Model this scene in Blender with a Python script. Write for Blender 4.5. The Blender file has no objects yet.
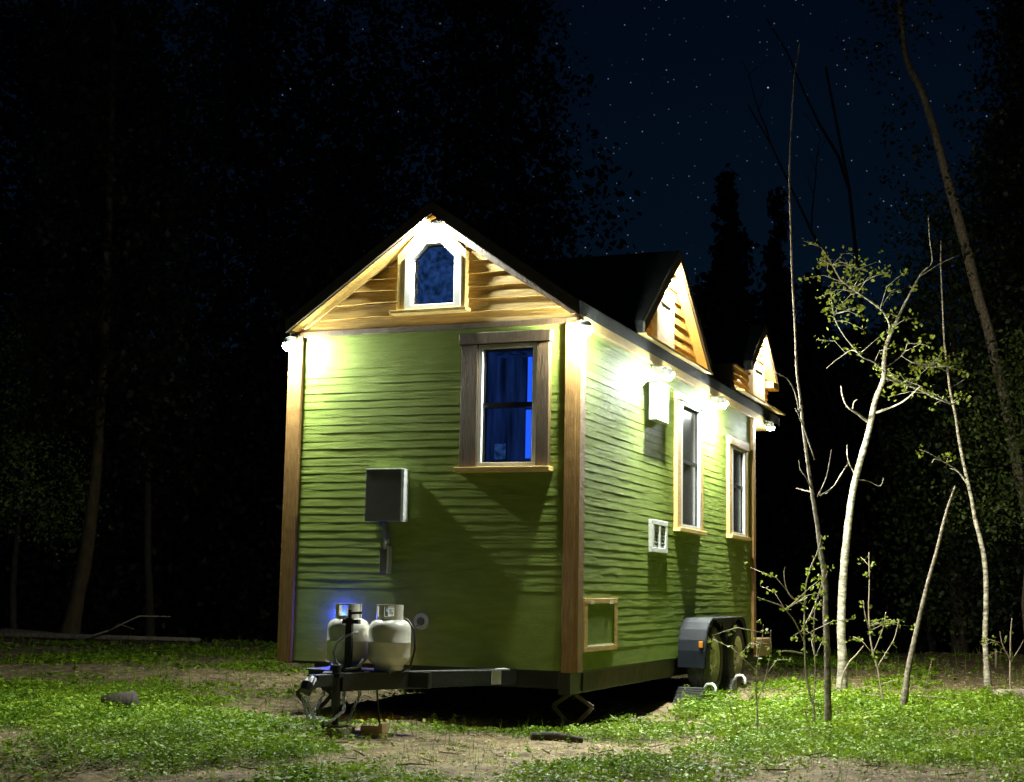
import bpy, math, random
import numpy as np
from mathutils import Vector, Matrix, noise
random.seed(7)
rng = np.random.default_rng(11)
R = math.radians
sc = bpy.context.scene
COL = sc.collection

# ------------------------------------------------------------------ terrain
def _hash(ix, iy, s):
    h = (ix * 374761393 + iy * 668265263 + s * 974634777) & 0xffffffff
    h = ((h ^ (h >> 13)) * 1274126177) & 0xffffffff
    return ((h ^ (h >> 16)) & 0xffff) / 65535.0
def vnoise(x, y, f=1.0, s=0):
    x = np.asarray(x, float) * f; y = np.asarray(y, float) * f
    ix = np.floor(x).astype(np.int64); iy = np.floor(y).astype(np.int64)
    fx = x - ix; fy = y - iy
    fx = fx * fx * (3 - 2 * fx); fy = fy * fy * (3 - 2 * fy)
    a = _hash(ix, iy, s); b = _hash(ix + 1, iy, s); c = _hash(ix, iy + 1, s); d = _hash(ix + 1, iy + 1, s)
    return (a * (1 - fx) + b * fx) * (1 - fy) + (c * (1 - fx) + d * fx) * fy
def sstep(t):
    t = np.clip(t, 0, 1); return t * t * (3 - 2 * t)
def gauss(x, y, cx, cy, rx, ry):
    return np.exp(-((x - cx) / rx) ** 2 - ((y - cy) / ry) ** 2)
def height(x, y):
    x = np.asarray(x, float); y = np.asarray(y, float)
    near = sstep((40 - np.hypot(x, y)) / 20)
    h = ((vnoise(x, y, .5, 1) - .5) * .10 + (vnoise(x, y, 2.2, 2) - .5) * .045 + (vnoise(x, y, 7, 3) - .5) * .02) * near
    h = h + .10 * gauss(x, y, .15, 3.9, .6, 1.4)
    h = h - 3.0 * sstep((y - .5 * x - 18.0) / 9.0)
    h = h - .75 * gauss(x, y, -2.35, -4.75, 1.15, 1.15)  # hollow added so the bottom left corner drops out of the lamplight
    return h
def H(x, y): return float(height(x, y))
def green(x, y):
    """how thickly leafy plants cover the ground, 0 bare to 1 lush"""
    n = vnoise(x, y, .8, 5) * .5 + vnoise(x, y, 2.1, 6) * .32 + vnoise(x, y, 5.5, 7) * .18
    g = (n - .45) * 3.6
    g = g + .62 * gauss(x, y, 2.7, 2.6, 1.7, 4.0) + .6 * gauss(x, y, 1.1, 2.6, .9, 1.9)
    g = g + 1.25 * gauss(x, y, -5.0, -.1, 2.0, 1.0) + 1.0 * gauss(x, y, -2.6, -1.2, 1.5, 1.0) + .55 * gauss(x, y, -1.2, -2.2, 1.2, .7)
    g = g - .85 * gauss(x, y, -.1, -1.7, .95, 1.2) - .55 * gauss(x, y, .6, -.9, .9, .7)
    g = g - .9 * gauss(x, y, -5.6, 4.4, 3.6, 2.2) - 1.4 * gauss(x, y, -2.1, 1.1, 1.2, 1.1)
    g = g - .9 * sstep((y - 6.5) / 3) * sstep((x + .5) / 1.5)
    under = sstep((x + 3.1) / .5) * sstep((.25 - x) / .35) * sstep((y + .3) / .6) * sstep((8.2 - y) / .6)
    g = g - 3 * under
    g = g * sstep((19.5 - y + .5 * x) / 5)
    return np.clip(g, 0, 1)

# ------------------------------------------------------------------ mesh helpers
def link(o, parent=None):
    COL.objects.link(o)
    if parent is not None: o.parent = parent
    return o
def tag(o, label=None, cat=None, group=None, kind=None):
    if label: o['label'] = label
    if cat: o['category'] = cat
    if group: o['group'] = group
    if kind: o['kind'] = kind
    return o
def empty(name, loc, rz=0):
    o = bpy.data.objects.new(name, None); o.empty_display_size = .2
    o.location = loc; o.rotation_euler.z = rz
    return link(o)

class MB:
    def __init__(s): s.v = []; s.f = []; s.off = Vector((0, 0, 0))
    def add(s, vs, fs):
        b = len(s.v); s.v += [tuple(v) for v in vs]; s.f += [tuple(b + i for i in f) for f in fs]
        return s
    def box(s, x0, x1, y0, y1, z0, z1):
        vs = [(x, y, z) for z in (z0, z1) for y in (y0, y1) for x in (x0, x1)]
        return s.add(vs, [(0, 2, 3, 1), (4, 5, 7, 6), (0, 1, 5, 4), (2, 6, 7, 3), (0, 4, 6, 2), (1, 3, 7, 5)])
    def prism(s, poly, axis, a, b):
        """poly: 2D outline in the two other axes, extruded along axis from a to b"""
        n = len(poly)
        def P(p, t):
            if axis == 'y': return (p[0], t, p[1])
            if axis == 'x': return (t, p[0], p[1])
            return (p[0], p[1], t)
        vs = [P(p, a) for p in poly] + [P(p, b) for p in poly]
        fs = [tuple(range(n)), tuple(range(2 * n - 1, n - 1, -1))] + [(i, i + n, (i + 1) % n + n, (i + 1) % n) for i in range(n)]
        return s.add(vs, fs)
    def bar(s, p, q, w, h, up=(0, 0, 1)):
        p = Vector(p); q = Vector(q); d = (q - p).normalized(); up = Vector(up)
        r = d.cross(up).normalized(); u = r.cross(d).normalized()
        vs = [c + r * a * w / 2 + u * b * h / 2 for c in (p, q) for a, b in ((-1, -1), (1, -1), (1, 1), (-1, 1))]
        return s.add(vs, [(0, 1, 2, 3), (7, 6, 5, 4), (0, 4, 5, 1), (1, 5, 6, 2), (2, 6, 7, 3), (3, 7, 4, 0)])
    def tube(s, pts, rad, n=8, wob=0, cap=True):
        pts = [Vector(p) for p in pts]; m = len(pts)
        if not hasattr(rad, '__len__'): rad = [rad] * m
        ref = Vector((0.3, 1, 0.2)).normalized(); vs = []; fs = []
        for i, p in enumerate(pts):
            d = (pts[min(i + 1, m - 1)] - pts[max(i - 1, 0)])
            d = d.normalized() if d.length > 1e-9 else Vector((0, 0, 1))
            a = d.cross(ref)
            if a.length < .1: a = d.cross(Vector((1, 0, 0)))
            a.normalize(); b = d.cross(a); ref = b.cross(d) if False else ref
            for k in range(n):
                t = 2 * math.pi * k / n; rr = rad[i]
                if wob: rr *= 1 + wob * (noise.noise(Vector((p.x * 7 + math.cos(t), p.y * 7 + math.sin(t), p.z * 9))))
                vs.append(p + (a * math.cos(t) + b * math.sin(t)) * rr)
        for i in range(m - 1):
            for k in range(n):
                fs.append((i * n + k, i * n + (k + 1) % n, (i + 1) * n + (k + 1) % n, (i + 1) * n + k))
        if cap: fs += [tuple(range(n - 1, -1, -1)), tuple(range((m - 1) * n, m * n))]
        return s.add(vs, fs)
    def lathe(s, prof, c, axis='z', n=32, skip=None):
        """prof: list of (radius, height) about an axis through c"""
        vs = []; fs = []; m = len(prof)
        for (r, h) in prof:
            for k in range(n):
                t = 2 * math.pi * k / n; a, b = r * math.cos(t), r * math.sin(t)
                vs.append((c[0] + a, c[1] + b, c[2] + h) if axis == 'z' else (c[0] + h, c[1] + a, c[2] + b) if axis == 'x' else (c[0] + a, c[1] + h, c[2] + b))
        for i in range(m - 1):
            for k in range(n):
                if skip and skip(i, k): continue
                fs.append((i * n + k, i * n + (k + 1) % n, (i + 1) * n + (k + 1) % n, (i + 1) * n + k))
        return s.add(vs, fs)
    def build(s, name, mat, parent=None, smooth=False, bevel=0, solid=0):
        me = bpy.data.meshes.new(name); me.from_pydata(s.v, [], s.f)
        me.materials.append(mat)
        if bevel == 0 and solid == 0 and not smooth:
            pass
        o = bpy.data.objects.new(name, me)
        if smooth: me.polygons.foreach_set('use_smooth', [True] * len(me.polygons))
        import bmesh as bmm
        bm = bmm.new(); bm.from_mesh(me); bmm.ops.recalc_face_normals(bm, faces=bm.faces); bm.to_mesh(me); bm.free()
        if solid:
            md = o.modifiers.new('solid', 'SOLIDIFY'); md.thickness = solid; md.offset = 0
        if bevel:
            md = o.modifiers.new('bevel', 'BEVEL'); md.width = bevel; md.segments = 2; md.limit_method = 'ANGLE'
        link(o, parent)
        if parent is not None and parent.type == 'EMPTY' or (parent is not None):
            off = Vector((0, 0, 0)); q = parent
            while q is not None: off += q.location; q = q.parent
            if off.length > 0: me.transform(Matrix.Translation(-off))
        return o
def np_mesh(name, V, F, mat, parent=None, attr=None):
    """V (n,3); F (m,k) faces of k corners"""
    me = bpy.data.meshes.new(name); n, (m, k) = len(V), F.shape
    me.vertices.add(n); me.vertices.foreach_set('co', np.ascontiguousarray(V, np.float32).ravel())
    me.loops.add(m * k); me.loops.foreach_set('vertex_index', F.astype(np.int32).ravel())
    me.polygons.add(m); me.polygons.foreach_set('loop_start', np.arange(0, m * k, k, dtype=np.int32))
    me.polygons.foreach_set('loop_total', np.full(m, k, np.int32))
    if attr is not None:
        for nm, arr in attr.items():
            a = me.attributes.new(nm, 'FLOAT', 'POINT'); a.data.foreach_set('value', arr.astype(np.float32))
    me.update(calc_edges=True); me.validate()
    me.materials.append(mat)
    o = bpy.data.objects.new(name, me); link(o, parent)
    if parent is not None:
        off = Vector(parent.location); me.transform(Matrix.Translation(-off))
    return o
def quads(C, size, aspect=.6, up=0.0):
    """random leaf shaped quads: centres C (n,3), size (n,)"""
    n = len(C); a = rng.normal(size=(n, 3)); a[:, 2] *= (1 - up); a /= np.linalg.norm(a, axis=1)[:, None]
    b = rng.normal(size=(n, 3)); b[:, 2] *= (1 - up)
    b -= (b * a).sum(1)[:, None] * a; b /= np.linalg.norm(b, axis=1)[:, None]
    s = np.asarray(size)[:, None] * np.ones((n, 1))
    V = np.stack([C - a * s, C + b * s * aspect, C + a * s, C - b * s * aspect], 1).reshape(-1, 3)
    return V, np.arange(4 * n).reshape(n, 4)

# ------------------------------------------------------------------ materials
def mat(name, col, rough=.6, metal=0, vary=.15, scale=8, stretch=(1, 1, 1), bump=0, bscale=None, spec=.5, col2=None, coords='Object'):
    m = bpy.data.materials.new(name); m.use_nodes = True; nt = m.node_tree; N = nt.nodes; L = nt.links
    bs = N['Principled BSDF']; bs.inputs['Roughness'].default_value = rough; bs.inputs['Metallic'].default_value = metal
    bs.inputs['Specular IOR Level'].default_value = spec
    tc = N.new('ShaderNodeTexCoord'); mp = N.new('ShaderNodeMapping'); mp.inputs['Scale'].default_value = stretch
    L.new(tc.outputs[coords], mp.inputs['Vector'])
    nz = N.new('ShaderNodeTexNoise'); nz.inputs['Scale'].default_value = scale; nz.inputs['Detail'].default_value = 5
    L.new(mp.outputs['Vector'], nz.inputs['Vector'])
    rp = N.new('ShaderNodeValToRGB')
    c2 = col2 or tuple(min(1, c * (1 + vary)) for c in col); c1 = col if col2 else tuple(c * (1 - vary) for c in col)
    rp.color_ramp.elements[0].color = (*c1, 1); rp.color_ramp.elements[0].position = .32
    rp.color_ramp.elements[1].color = (*c2, 1); rp.color_ramp.elements[1].position = .68
    L.new(nz.outputs['Fac'], rp.inputs['Fac']); L.new(rp.outputs['Color'], bs.inputs['Base Color'])
    if bump:
        n2 = N.new('ShaderNodeTexNoise'); n2.inputs['Scale'].default_value = bscale or scale * 3; n2.inputs['Detail'].default_value = 4
        L.new(mp.outputs['Vector'], n2.inputs['Vector'])
        b = N.new('ShaderNodeBump'); b.inputs['Strength'].default_value = bump; b.inputs['Distance'].default_value = .01
        L.new(n2.outputs['Fac'], b.inputs['Height']); L.new(b.outputs['Normal'], bs.inputs['Normal'])
    return m
def emis(name, col, strength):
    m = bpy.data.materials.new(name); m.use_nodes = True; nt = m.node_tree; nt.nodes.clear()
    e = nt.nodes.new('ShaderNodeEmission'); e.inputs['Color'].default_value = (*col, 1); e.inputs['Strength'].default_value = strength
    o = nt.nodes.new('ShaderNodeOutputMaterial'); nt.links.new(e.outputs[0], o.inputs['Surface'])
    return m
def leafmat(name, col, col2, trans=.35, rough=.55):
    m = mat(name, col, rough, vary=.2, scale=3, col2=col2, spec=.3)
    nt = m.node_tree; N = nt.nodes; L = nt.links; bs = N['Principled BSDF']
    t = N.new('ShaderNodeBsdfTranslucent'); mx = N.new('ShaderNodeMixShader'); mx.inputs['Fac'].default_value = trans
    cr = [n for n in N if n.type == 'VALTORGB'][0]
    # every leaf its own tone
    g = N.new('ShaderNodeNewGeometry'); hs = N.new('ShaderNodeHueSaturation')
    mr = N.new('ShaderNodeMapRange'); mr.inputs['To Min'].default_value = .55; mr.inputs['To Max'].default_value = 1.35
    L.new(g.outputs['Random Per Island'], mr.inputs['Value']); L.new(mr.outputs['Result'], hs.inputs['Value'])
    L.new(cr.outputs['Color'], hs.inputs['Color'])
    L.new(hs.outputs['Color'], bs.inputs['Base Color']); L.new(hs.outputs['Color'], t.inputs['Color'])
    L.new(bs.outputs[0], mx.inputs[1]); L.new(t.outputs[0], mx.inputs[2]); L.new(mx.outputs[0], N['Material Output'].inputs['Surface'])
    return m
def glass(name, tint=(.8, .85, .9), dark=0.0, rough=.02):
    """window pane: clear sheet with mirror reflection; dark = share of insect screen or dirt"""
    m = bpy.data.materials.new(name); m.use_nodes = True; nt = m.node_tree; N = nt.nodes; L = nt.links; N.clear()
    o = N.new('ShaderNodeOutputMaterial'); tr = N.new('ShaderNodeBsdfTransparent'); tr.inputs[0].default_value = (*tint, 1)
    gl = N.new('ShaderNodeBsdfGlossy'); gl.inputs['Roughness'].default_value = rough
    fr = N.new('ShaderNodeFresnel'); fr.inputs[0].default_value = 1.6
    df = N.new('ShaderNodeBsdfDiffuse'); df.inputs[0].default_value = (.10, .12, .12, 1)
    m1 = N.new('ShaderNodeMixShader'); m1.inputs[0].default_value = dark; L.new(tr.outputs[0], m1.inputs[1]); L.new(df.outputs[0], m1.inputs[2])
    m2 = N.new('ShaderNodeMixShader'); L.new(fr.outputs[0], m2.inputs[0]); L.new(m1.outputs[0], m2.inputs[1]); L.new(gl.outputs[0], m2.inputs[2])
    L.new(m2.outputs[0], o.inputs['Surface'])
    return m

M = {}
M['green'] = mat('green_paint', (.165, .225, .040), .7, spec=.12, vary=.10, scale=5, stretch=(1, 1, 4), bump=.35, bscale=60, col2=(.21, .275, .060))
M['cedar'] = mat('cedar', (.40, .235, .055), .6, scale=5, stretch=(1.2, 1.2, 14), bump=.4, bscale=12, col2=(.60, .40, .12))
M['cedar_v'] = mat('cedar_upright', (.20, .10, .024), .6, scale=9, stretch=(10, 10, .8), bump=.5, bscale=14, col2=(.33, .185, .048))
M['cedar_dark'] = mat('brown_and_shaded_cedar', (.050, .028, .009), .6, scale=9, stretch=(10, 10, .8), bump=.5, bscale=14, col2=(.10, .056, .018))
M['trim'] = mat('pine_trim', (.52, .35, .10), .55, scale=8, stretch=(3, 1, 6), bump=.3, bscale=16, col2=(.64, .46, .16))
M['white'] = mat('white_vinyl', (.74, .74, .70), .4, vary=.05, scale=20)
M['cream'] = mat('cream_enamel', (.66, .64, .56), .35, vary=.1, scale=9, bump=.05)
M['roof'] = mat('dark_shingle', (.014, .016, .016), .9, spec=.15, scale=14, bump=.6, bscale=60, vary=.3)
M['roof_edge'] = mat('dark_brown_fascia', (.055, .042, .028), .6, scale=14, bump=.3, vary=.3)
M['black'] = mat('black_steel', (.012, .012, .014), .42, vary=.4, scale=30, bump=.15)
M['steel'] = mat('galvanised', (.42, .44, .44), .4, metal=.7, vary=.2, scale=30)
M['grey'] = mat('grey_box_paint', (.10, .10, .095), .5, vary=.1, scale=12, bump=.1)
M['lgrey'] = mat('light_grey_metal', (.50, .52, .52), .4, vary=.1, scale=12)
M['rubber'] = mat('tyre_rubber', (.050, .048, .040), .8, vary=.4, scale=40, bump=.3)
M['rim'] = mat('beige_rim', (.55, .52, .40), .45, vary=.2, scale=14, bump=.1)
M['fender'] = mat('fender_black', (.006, .008, .013), .5, spec=.25, vary=.3, scale=12, bump=.1)
M['amber'] = mat('amber_lens', (.55, .20, .02), .25, vary=.1)
M['plastic'] = mat('grey_plastic', (.09, .095, .09), .5, vary=.15, scale=30, bump=.2)
M['inside'] = mat('dim_interior', (.055, .06, .075), .8, vary=.3, scale=3)
M['pane'] = glass('clear_pane')
M['screen'] = glass('screened_pane', dark=.6, rough=.22)
M['deck'] = mat('raw_lumber', (.40, .26, .12), .7, scale=6, stretch=(1, 8, 8), bump=.3, col2=(.50, .35, .17))
M['rust'] = mat('primered_plate', (.07, .05, .03), .7, vary=.4, scale=6, bump=.3)
M['bulb'] = emis('lamp_lens', (.92, 1, .90), 3500)
M['bulb_warm'] = emis('warm_lamp_lens', (1, .84, .60), 26000)
M['bulb_low'] = emis('side_lamp_lens', (.92, 1, .90), 6800)
M['flood'] = emis('added_flood_glow', (.94, 1, .90), 11500)
M['blue'] = emis('blue_curtain_glow', (.015, .10, 1), 1.3)
M['blue_dot'] = emis('blue_led_lens', (.01, .02, 1), 1600)
M['orange_dot'] = emis('orange_marker_lens', (1, .30, .03), 32)
M['blue_glow'] = emis('mottled_blue_glow', (.03, .10, .34), .42)
_nt = M['blue_glow'].node_tree; _e = [q for q in _nt.nodes if q.type == 'EMISSION'][0]; _n = _nt.nodes.new('ShaderNodeTexNoise'); _n.inputs['Scale'].default_value = 20; _n.inputs['Detail'].default_value = 6  # noise mottling stands for reflections in the gable pane
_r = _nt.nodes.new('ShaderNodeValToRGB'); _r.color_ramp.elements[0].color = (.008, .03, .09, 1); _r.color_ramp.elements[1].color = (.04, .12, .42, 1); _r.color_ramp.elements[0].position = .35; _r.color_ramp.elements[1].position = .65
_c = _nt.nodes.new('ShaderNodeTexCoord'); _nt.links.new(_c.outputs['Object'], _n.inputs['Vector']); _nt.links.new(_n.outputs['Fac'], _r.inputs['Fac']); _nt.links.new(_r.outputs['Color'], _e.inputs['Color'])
M['blue_dim'] = emis('dim_blue_room_glow', (.010, .035, .16), .30)
_nt = M['blue_dim'].node_tree; _e = [q for q in _nt.nodes if q.type == 'EMISSION'][0]; _n = _nt.nodes.new('ShaderNodeTexNoise'); _n.inputs['Scale'].default_value = 2.2; _n.inputs['Detail'].default_value = 3
_m = _nt.nodes.new('ShaderNodeMapping'); _m.inputs['Scale'].default_value = (9, 4, .8)      # curtain fold shading and blue room light put into the glow
_r = _nt.nodes.new('ShaderNodeValToRGB'); _r.color_ramp.elements[0].color = (.003, .010, .045, 1); _r.color_ramp.elements[1].color = (.018, .055, .26, 1); _r.color_ramp.elements[0].position = .35; _r.color_ramp.elements[1].position = .7
_c = _nt.nodes.new('ShaderNodeTexCoord'); _nt.links.new(_c.outputs['Object'], _m.inputs['Vector']); _nt.links.new(_m.outputs['Vector'], _n.inputs['Vector']); _nt.links.new(_n.outputs['Fac'], _r.inputs['Fac']); _nt.links.new(_r.outputs['Color'], _e.inputs['Color'])
M['hose'] = mat('grey_hose', (.30, .31, .31), .5)
M['bark'] = mat('pale_aspen_bark', (.10, .085, .06), .75, scale=5, stretch=(2.5, 2.5, 7), bump=.8, col2=(.60, .56, .41))
M['bark_dark'] = mat('dark_bark', (.03, .022, .015), .85, scale=8, stretch=(3, 3, 1), bump=.9, bscale=18, col2=(.065, .05, .032))
M['bark_pine'] = mat('pine_bark', (.045, .028, .011), .85, scale=5, stretch=(3, 3, 1), bump=.9, bscale=14, col2=(.10, .065, .027))
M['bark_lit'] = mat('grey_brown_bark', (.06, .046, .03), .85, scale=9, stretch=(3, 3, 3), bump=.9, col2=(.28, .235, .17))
M['twig'] = mat('twig_bark', (.24, .19, .13), .75, scale=20, col2=(.36, .29, .20))
M['leaf_new'] = leafmat('new_aspen_leaf', (.13, .175, .02), (.24, .29, .035))
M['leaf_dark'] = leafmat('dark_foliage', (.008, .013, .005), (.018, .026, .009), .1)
M['leaf_lit'] = leafmat('lamp_caught_foliage', (.14, .20, .04), (.20, .26, .06), .25)  # brighter leaves for the left edge tree, lamplight put into the colour
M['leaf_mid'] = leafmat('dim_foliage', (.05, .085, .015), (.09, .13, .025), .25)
M['plant'] = leafmat('ground_plant_leaf', (.12, .235, .010), (.26, .38, .022), .3)
M['straw'] = leafmat('dry_litter', (.24, .18, .09), (.52, .43, .25), .1, .8)
M['log'] = mat('weathered_wood', (.13, .10, .07), .85, scale=8, stretch=(2, 2, 2), bump=.8, col2=(.28, .23, .17))
EXPOSURE = 0.12
HAZE = 0
# ------------------------------------------------------------------ the tiny house on its trailer
W, LEN, Z0, Z1 = 2.58, 6.4, .45, 3.21
XC = -W / 2
XR = -1.24
house = empty('tiny_house', (XC, 3.2, 0))
tag(house, 'green tiny house on wheels with cedar gables, dormers and bright lamps at its corners', 'tiny house')

def lap_panel(name, fn, lo, hi, v0, v1, exposure, depth, wob, mat_, parent, holes=(), du=.022, seed=0, ragged=0.0, flat_below=None):
    """horizontal lap boards. fn(u, v, out) -> point; lo(v), hi(v) side limits"""
    V = []; F = []; k = 0; rows = []
    v = v0
    while v < v1 - 1e-6:
        top = min(v + exposure * (1 + .06 * math.sin(k * 2.3 + seed)), v1)
        if flat_below and v < flat_below <= top + .03: top = flat_below
        if flat_below and v < flat_below - 1e-6: top = flat_below; 
        rows.append((v, top, k)); v = top; k += 1
    for (a, b, k) in rows:
        flat = flat_below and b <= flat_below + 1e-6
        ns = 14 if flat else 5
        um0, um1 = min(lo(a), lo(b)), max(hi(a), hi(b))
        nu = max(2, int((um1 - um0) / du)); base = len(V)
        for j in range(ns + 1):
            t = j / ns; vv = a + (b - a) * t; l, h = lo(vv), hi(vv)
            for i in range(nu + 1):
                u = l + (h - l) * i / nu
                n1 = noise.noise(Vector((u * 1.3, vv * 9 + k * 3.1, seed))); n2 = noise.noise(Vector((u * 4.5, vv * 42, seed + 9 + k)))
                n3 = noise.noise(Vector((u * .7, k * 7.7, seed + 4)))
                d = depth * (1 - t) if not flat else depth * .35
                amp = wob * (.22 if flat else (.55 + .9 * abs(noise.noise(Vector((k * 5.3, u * .5, seed + 2))))))
                d += amp * (n1 * .75 + n2 * .55) * (1 if not flat else .8)
                dv = (n3 * .35 + n1 * .3) * wob * 1.6 * (1 - t) if not flat else 0
                if ragged and j == 0: dv += ragged * (n3 + .6 * noise.noise(Vector((u * 4, k * 3.3, seed))))
                if abs(vv - v0) < 1e-6: dv = 0
                V.append(fn(u, vv + dv, max(d, 0) + .002))
        for j in range(ns):
            for i in range(nu):
                c = base + j * (nu + 1) + i
                vv = a + (b - a) * (j + .5) / ns; l, h = lo(vv), hi(vv); u = l + (h - l) * (i + .5) / nu
                if any(x0 < u < x1 and z0_ < vv < z1_ for x0, x1, z0_, z1_ in holes): continue
                F.append((c, c + 1, c + nu + 2, c + nu + 1))
        # underside lip of the board
        b2 = len(V)
        for i in range(nu + 1):
            u = lo(a) + (hi(a) - lo(a)) * i / nu; p = V[base + i]; q = fn(u, a, -.004); q = (q[0], q[1], p[2]); V.append(q)
        for i in range(nu):
            u = lo(a) + (hi(a) - lo(a)) * (i + .5) / nu
            if any(x0 < u < x1 and z0_ < a < z1_ for x0, x1, z0_, z1_ in holes): continue
            F.append((b2 + i, b2 + i + 1, base + i + 1, base + i))
    mb = MB(); mb.v = V; mb.f = F
    o = mb.build(name, mat_, parent)
    return o

fy = lambda u, v, d: (u, -d, v)                 # front wall, faces -y
fx = lambda u, v, d: (d, u, v)                  # side wall, faces +x
fby = lambda u, v, d: (u, LEN + d, v)
fbx = lambda u, v, d: (-W - d, u, v)
c_ = lambda a: (lambda v: a)
lap_panel('siding', fy, c_(-W), c_(0), Z0, Z1, .068, .0021, .0036, M['green'], house, holes=[(-.80, -.36, 2.06, 2.99)], seed=1, flat_below=1.055)
lap_panel('siding', fx, c_(0), c_(LEN), Z0, Z1 + .03, .068, .0021, .0038, M['green'], house, holes=[(3.06, 3.74, 1.75, 2.92), (5.22, 5.84, 1.75, 2.70)], seed=2, flat_below=.60, du=.03)
lap_panel('siding', fby, c_(-W), c_(0), Z0, Z1, .135, .008, .004, M['green'], house, seed=3, du=.3)
lap_panel('siding', fbx, c_(-W), c_(LEN) if False else c_(LEN), Z0, Z1, .135, .008, .004, M['green'], house, seed=4, du=.3) if False else \
    lap_panel('siding', fbx, c_(0), c_(LEN), Z0, Z1, .135, .008, .004, M['green'], house, seed=4, du=.3)
fl = MB(); fl.box(-W + .01, -.01, .01, LEN - .01, Z0 - .02, Z0 + .01); fl.build('floor_pan', M['black'], house)

# corner boards, one L shaped board to a corner
def corner(x, y, sx, sy):
    m = MB(); t = .036; w = .098
    m.box(*sorted((x - sx * w, x + sx * .001)), *sorted((y, y + sy * t)), Z0 - .012, Z1 - .03)
    m.box(*sorted((x, x + sx * t)), *sorted((y - sy * w, y + sy * (t - .002))), Z0 - .008, Z1 - .032)
    m.build('corner_board', M['cedar_v'], house, bevel=.004)
corner(0, 0, 1, -1); corner(-W, 0, -1, -1); corner(0, LEN, 1, 1); corner(-W, LEN, -1, 1)
# frieze boards under the eaves
for s in (0, 1):
    m = MB()
    if s == 0: m.box(.0, .042, -.02, 6.98, 3.155, 3.245)
    else: m.box(-W - .042, -W, -.02, 6.98, 3.155, 3.245)
    m.build('frieze_board', M['trim'], house, bevel=.003)

# gables: rough edged cedar laps
AP = 4.20
def gl(z): return XR - (AP - z) / .745
def gr(z): return XR + (AP - z) / .745
lap_panel('gable_siding', fy, lambda v: max(-W, min(gl(v), XR)), lambda v: min(0, max(gr(v), XR)), 3.212, AP - .02, .108, .024, .004, M['cedar'], house, holes=[(-1.42, -1.07, 3.40, 3.88)], seed=5, ragged=.017)
lap_panel('gable_siding', fby, lambda v: max(-W, min(gl(v), XR)), lambda v: min(0, max(gr(v), XR)), 3.212, AP - .02, .108, .03, .005, M['cedar'], house, seed=6, ragged=.012, du=.2)
m = MB(); m.box(-W - .02, .02, -.030, .004, 3.175, 3.222); m.build('gable_band', M['cedar_dark'], house, bevel=.003)

# main roof: one slab each side, overhanging all round
def roof_slab(sign):
    m = MB(); e = 1.335 if sign < 0 else 1.305
    top = lambda d: 4.245 - .70 * d
    bot = lambda d: 4.135 - .70 * d
    poly = [(XR, top(0)), (XR + sign * e, top(e)), (XR + sign * e, bot(e)), (XR, bot(0))]
    m.prism(poly, 'y', -.15, 7.72)
    return m
rf = roof_slab(1).build('roof', M['roof'], house, bevel=.004)
roof_slab(-1).build('roof', M['roof'], house, bevel=.004)
m = MB(); m.prism([(XR - .09, 4.19), (XR, 4.262), (XR + .09, 4.19), (XR, 4.25)], 'y', -.16, 7.73); m.build('ridge_cap', M['roof'], rf)
for yy in (-.152, 7.722):        # fascia boards on the rakes
    for sgn in (1, -1):
        m = MB(); e = 1.337 if sgn < 0 else 1.307
        m.prism([(XR, 4.235), (XR + sgn * e, 4.235 - .70 * e), (XR + sgn * e, 4.13 - .70 * e), (XR, 4.13)], 'y', yy - (.022 if yy < 0 else 0), yy + (0 if yy < 0 else .022))
        m.build('rake_fascia', M['roof_edge'], rf)
# rake trim under the front overhang: pale left, right one darkened for shade
for sgn in (1, -1):
    m = MB(); e = 1.26
    m.prism([(XR, 4.131), (XR + sgn * e, 4.131 - .70 * e), (XR + sgn * (e - .07), 4.131 - .70 * e), (XR, 4.05)], 'y', -.062, -.036)
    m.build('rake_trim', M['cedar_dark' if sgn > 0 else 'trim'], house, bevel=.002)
# soffit boards under the front overhang; shade put into the right one's colour
for sgn in (1, -1):
    m = MB(); e = 1.29
    m.prism([(XR, 4.133), (XR + sgn * e, 4.133 - .70 * e), (XR + sgn * e, 4.121 - .70 * e), (XR, 4.121)], 'y', -.14, .0)
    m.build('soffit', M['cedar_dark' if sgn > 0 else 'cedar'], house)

# ---- windows
def room(parent, kind, a0, a1, z0, z1, depth, mt, base=0.0):
    """the recess seen through a pane, open to the outside"""
    m = MB()
    if kind == 'front':
        A, B = base + .012, base + depth
        v = [(a0, A, z0), (a1, A, z0), (a1, A, z1), (a0, A, z1), (a0, B, z0), (a1, B, z0), (a1, B, z1), (a0, B, z1)]
    else:
        A, B = base - .012, base - depth
        v = [(A, a0, z0), (A, a1, z0), (A, a1, z1), (A, a0, z1), (B, a0, z0), (B, a1, z0), (B, a1, z1), (B, a0, z1)]
    m.add(v, [(4, 5, 6, 7), (0, 1, 5, 4), (1, 2, 6, 5), (2, 3, 7, 6), (3, 0, 4, 7)])
    return m.build('room_behind', mt, parent)
def ringbox(m, kind, a0, a1, z0, z1, w, d0, d1, base=0.0, wz=None):
    wz = wz or w
    def bx(p0, p1, q0, q1, e=0):
        if kind == 'front': m.box(p0, p1, base - d1 - e, base - d0, q0, q1)
        else: m.box(base + d0, base + d1 + e, p0, p1, q0, q1)
    bx(a0, a0 + w, z0 + wz, z1 - wz); bx(a1 - w, a1, z0 + wz, z1 - wz); bx(a0, a1, z1 - wz, z1, .001); bx(a0, a1, z0, z0 + wz, .001)
def slab(kind, a0, a1, z0, z1, d0, d1, base=0.0):
    m = MB()
    if kind == 'front': m.box(a0, a1, base - d1, base - d0, z0, z1)
    else: m.box(base + d0, base + d1, a0, a1, z0, z1)
    return m
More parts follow.
